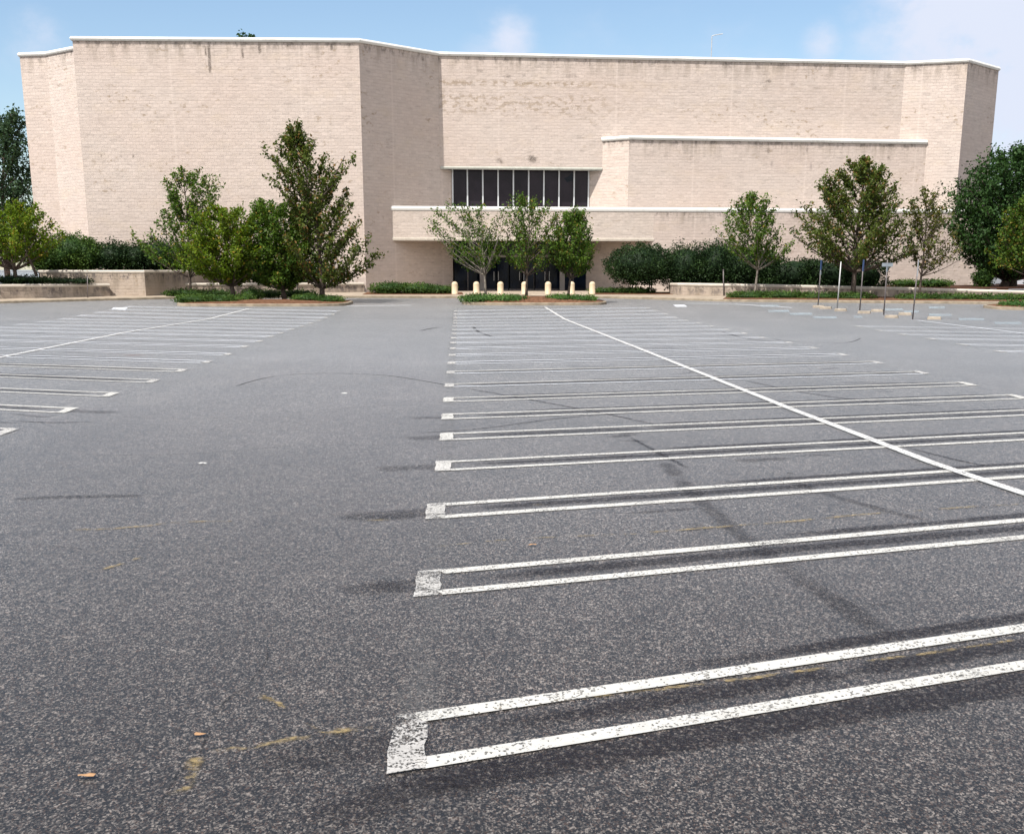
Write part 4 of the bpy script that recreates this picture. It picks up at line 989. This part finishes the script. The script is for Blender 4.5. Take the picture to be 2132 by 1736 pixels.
def plain_post(px, yb, yt, Y, label, r=.03, mat='post', z=None):
    a = P(px, yb, Y); a[2] = g(Y) if z is None else z; b = P(px - 1, yt, Y); root = empty('thin_post', a, label, 'post')
    MB().tube([a, b], [r, r * .9], 8).build('post', M[mat], root, smooth=True); MB().lathe(b, [(r * 1.3, 0), (r * 1.3, .04), (.005, .06)], 8).build('cap', M[mat], root)
plain_post(183, 627, 575, 77.2, 'thin dark post in front of the low left wall')
plain_post(1507, 618, 563, 80.0, 'thin brown post in front of the pale low wall right of the entrance', .035)

# wheel stops
ws = [(1704, 641, 'tan wheel stop at the foot of the farthest blue signed post'), (1750, 648, 'tan wheel stop right of the bare galvanised post'), (1719, 643.5, 'pale worn wheel stop just behind the galvanised post'), (1799, 653, 'tan wheel stop at the foot of the blue signed post before the bronze tree'), (1826, 649.5, 'tan wheel stop in the back line left of the twin sign post'), (1856, 662, 'tan wheel stop right of the twin sign post base'), (1884, 656.5, 'tan wheel stop left of the nearest grey sign post'), (1945, 665.5, 'tan wheel stop standing alone right of all the sign posts')]
src = None
for x, y, lb in ws:
    p = PG(x, y)
    if src is None:
        b = MB(); hl = .30; pr = [(-.10, 0), (-.085, .09), (-.055, .125), (.055, .125), (.085, .09), (.10, 0)]
        vs = [(s * (hl - (.03 if q[1] > .05 else 0)), q[0], q[1]) for s in (-1, 1) for q in pr]; n = len(pr)
        b.add(vs, [(i, i + 1, n + i + 1, n + i) for i in range(n - 1)] + [tuple(range(n))[::-1], tuple(range(n, 2 * n)), (0, n, 2 * n - 1, n - 1)])
        o = b.build('wheel_stop', M['stop_block']); src = o
    else: o = src.copy(); COL.objects.link(o)
    o.location = (p[0], p[1], g(p[1]) + .002); o.rotation_euler = (0, 0, random.uniform(-.45, -.3)); setp(o, lb, 'wheel stop', 'concrete wheel stops in the accessible bays')

# ------------------------------------------------------------------ parked cars far right
def car(px, Y, label, mat, rot):
    c = P(px, 590, Y); c[2] = PAD + .126; root = empty('parked_car', c, label, 'car')
    def ex(prof, w, name, m, inset=0.):
        n = len(prof); vs = []
        for s in (-1, 1):
            for x, z in prof: vs.append((x, s * (w - inset * max(0, z - .8)), z))
        fs = [(i, (i + 1) % n, n + (i + 1) % n, n + i) for i in range(n)] + [tuple(range(n))[::-1], tuple(range(n, 2 * n))]
        o = mesh_obj(name, vs, fs, m, root); return o
    ex([(-2.2, .3), (-2.25, .75), (-2.1, .95), (-1.2, .98), (1.0, .95), (2.05, .80), (2.25, .6), (2.2, .28)], .87, 'body', mat)
    ex([(-1.75, .97), (-1.25, 1.42), (.2, 1.44), (1.0, .96)], .80, 'cabin', M['car_glass'], .25)
    ex([(-1.3, 1.40), (-1.15, 1.47), (.1, 1.49), (.3, 1.42)], .68, 'roof', mat)
    for sx in (-1.35, 1.4):
        for sy in (-1, 1):
            mb = MB(); n = 16; vs = []; fs = []
            for k in range(n):
                a = 2 * math.pi * k / n
                for w in (.70, .89): vs.append((sx + .32 * math.cos(a), sy * w, .32 + .32 * math.sin(a)))
            fs = [(2 * k, 2 * k + 1, (2 * k + 3) % (2 * n), (2 * k + 2) % (2 * n)) for k in range(n)] + [tuple(2 * k for k in range(n)), tuple(2 * k + 1 for k in reversed(range(n)))]
            mesh_obj('wheel', vs, fs, M['tyre'], root)
    for sy in (-1, 1):
        b = MB(); b.box((-2.27, sy * .68 - .14, .68), (-2.19, sy * .68 + .14, .86)); mesh_obj('tail_light', b.v, b.f, M['tail'], root)
    root.rotation_euler = (0, 0, rot)
car(2062, 112, 'white car parked beyond the trunks of the big dark tree', M['car_white'], .25)
car(2112, 104, 'silver car with red tail lights at the far right edge', M['car_silver'], 1.25)

# ------------------------------------------------------------------ leaf litter
def litter(px, py, size, label, mat, name='fallen_leaf', cat='leaf'):
    p = PG(px, py); a = random.uniform(0, 6.28); root_pts = []
    n = 9; vs = []
    for k in range(n):
        w = 2 * math.pi * k / n; r = size * (.6 + .5 * random.random()); vs.append((p[0] + r * math.cos(w) * 1.2, p[1] + r * math.sin(w) * .55, g(p[1]) + .012 + random.uniform(0, size * .25)))
    vs.append((p[0], p[1], g(p[1]) + .012 + size * .3)); fs = [(k, (k + 1) % n, n) for k in range(n)]
    o = mesh_obj(name, vs, fs, mat); setp(o, label, cat)
litter(182, 1620, .035, 'curled tan dry leaf alone at the lower left of the asphalt', M['leaf_dry'])
litter(415, 1533, .028, 'small broken tan leaf near the straw streak in the foreground', M['leaf_dry'])
litter(126, 1240, .02, 'small black scrap on the asphalt at the left', M['tyre'], 'scrap', 'scrap')
litter(422, 967, .05, 'small white scrap of paper lying on the open lane', M['litter'], 'scrap', 'scrap')
litter(717, 821, .06, 'tiny white scrap farther along the open lane', M['litter'], 'scrap', 'scrap')
litter(1645, 988, .03, 'black scrap just above a stall line at right of centre', M['tyre'], 'scrap', 'scrap')
litter(1108, 1137, .03, 'reddish brown leaf between the stall lines in the middle distance', M['leaf_dry'])

# ------------------------------------------------------------------ sky, sun, camera
SUN = np.array([-.363, -.389, .847]); SUN /= np.linalg.norm(SUN)
W = bpy.data.worlds.new('World'); S.world = W; W.use_nodes = True
nt = W.node_tree
for n in list(nt.nodes): nt.nodes.remove(n)
out = nt.nodes.new('ShaderNodeOutputWorld'); bg = nt.nodes.new('ShaderNodeBackground')
sky = nt.nodes.new('ShaderNodeTexSky'); sky.sky_type = 'NISHITA'; sky.sun_disc = False
sky.sun_elevation = math.asin(SUN[2]); sky.sun_rotation = math.atan2(SUN[0], SUN[1]) % (2 * math.pi)
sky.air_density = 1.0; sky.dust_density = .4; sky.ozone_density = 2.5; sky.altitude = 200
tc = nt.nodes.new('ShaderNodeTexCoord'); dirv = tc.outputs['Generated']
def cdir(x, y): d = ray(x, y); return d / np.linalg.norm(d)
nz = noise(nt, mapping(nt, dirv, (1, 1, 1.6)), 16., 6, .6); nz2 = noise(nt, dirv, 42., 5, .6)
dens = None
for x, y, r, k in [(2090, 60, .125, 1.), (1960, 150, .06, .75), (2150, 250, .10, .5), (1062, 75, .030, .62), (1045, 100, .045, .45), (75, 78, .035, .45), (30, 160, .06, .2), (1712, 85, .026, .5), (1560, 120, .06, .25), (-260, 200, .14, .3), (2500, 300, .25, .9), (1300, 560, .4, .25)]:
    vd = nt.nodes.new('ShaderNodeVectorMath'); vd.operation = 'DISTANCE'; L(nt, dirv, vd.inputs[0]); vd.inputs[1].default_value = tuple(cdir(x, y))
    q = mrange(nt, vd.outputs['Value'], 0., r * 1.25, k, 0.)
    dens = q if dens is None else math_(nt, 'MAXIMUM', dens, q)
# unseen sky behind the camera gets added warm cloud that lifts the ambient light
ms_ = math_(nt, 'ADD', math_(nt, 'MULTIPLY', math_(nt, 'SUBTRACT', nz, .5), 1.5), math_(nt, 'MULTIPLY', math_(nt, 'SUBTRACT', nz2, .5), .55))
cl_ = mrange(nt, math_(nt, 'ADD', dens, math_(nt, 'MULTIPLY', ms_, math_(nt, 'MULTIPLY_ADD', dens, 1.25, .10))), .16, .80)
skyc = mix(nt, 1., sky.outputs[0], (1.0, 1.0, 1.0), 'MULTIPLY')
cloudc = mix(nt, cl_, mix(nt, 1., skyc, (1.02, 1.01, 1.0), 'MULTIPLY'), (5.1, 5.5, 6.5))
back = mrange(nt, sep(nt, dirv)[1], .25, -.35)
fill_bank = math_(nt, 'MULTIPLY', math_(nt, 'MULTIPLY', back, mrange(nt, noise(nt, dirv, 3.2, 5, .6), .38, .56)), mrange(nt, sep(nt, dirv)[2], .02, .12))
cloudc = mix(nt, fill_bank, cloudc, (11.6, 11.0, 10.5))
L(nt, cloudc, bg.inputs[0]); bg.inputs[1].default_value = .085
L(nt, bg.outputs[0], out.inputs[0])

sd = bpy.data.lights.new('sun', 'SUN'); sd.energy = 4.6; sd.angle = math.radians(.53); sd.color = (1., .955, .885)
so = bpy.data.objects.new('sun', sd); COL.objects.link(so); so.location = (-40, -30, 70)
so.rotation_euler = Vector(tuple(SUN)).to_track_quat('Z', 'Y').to_euler()

cd = bpy.data.cameras.new('camera'); co = bpy.data.objects.new('camera', cd); COL.objects.link(co)
co.location = (0, 0, CAMH); co.rotation_euler = (math.pi / 2 - TH, 0, 0)
cd.sensor_width = 36; cd.lens = FPX / 2132. * 36; cd.shift_y = (CY - 868) / 2132.; cd.clip_start = .1; cd.clip_end = 9000
S.camera = co
S.view_settings.view_transform = 'Standard'; S.view_settings.look = 'None'; S.view_settings.exposure = .82; S.view_settings.gamma = 1
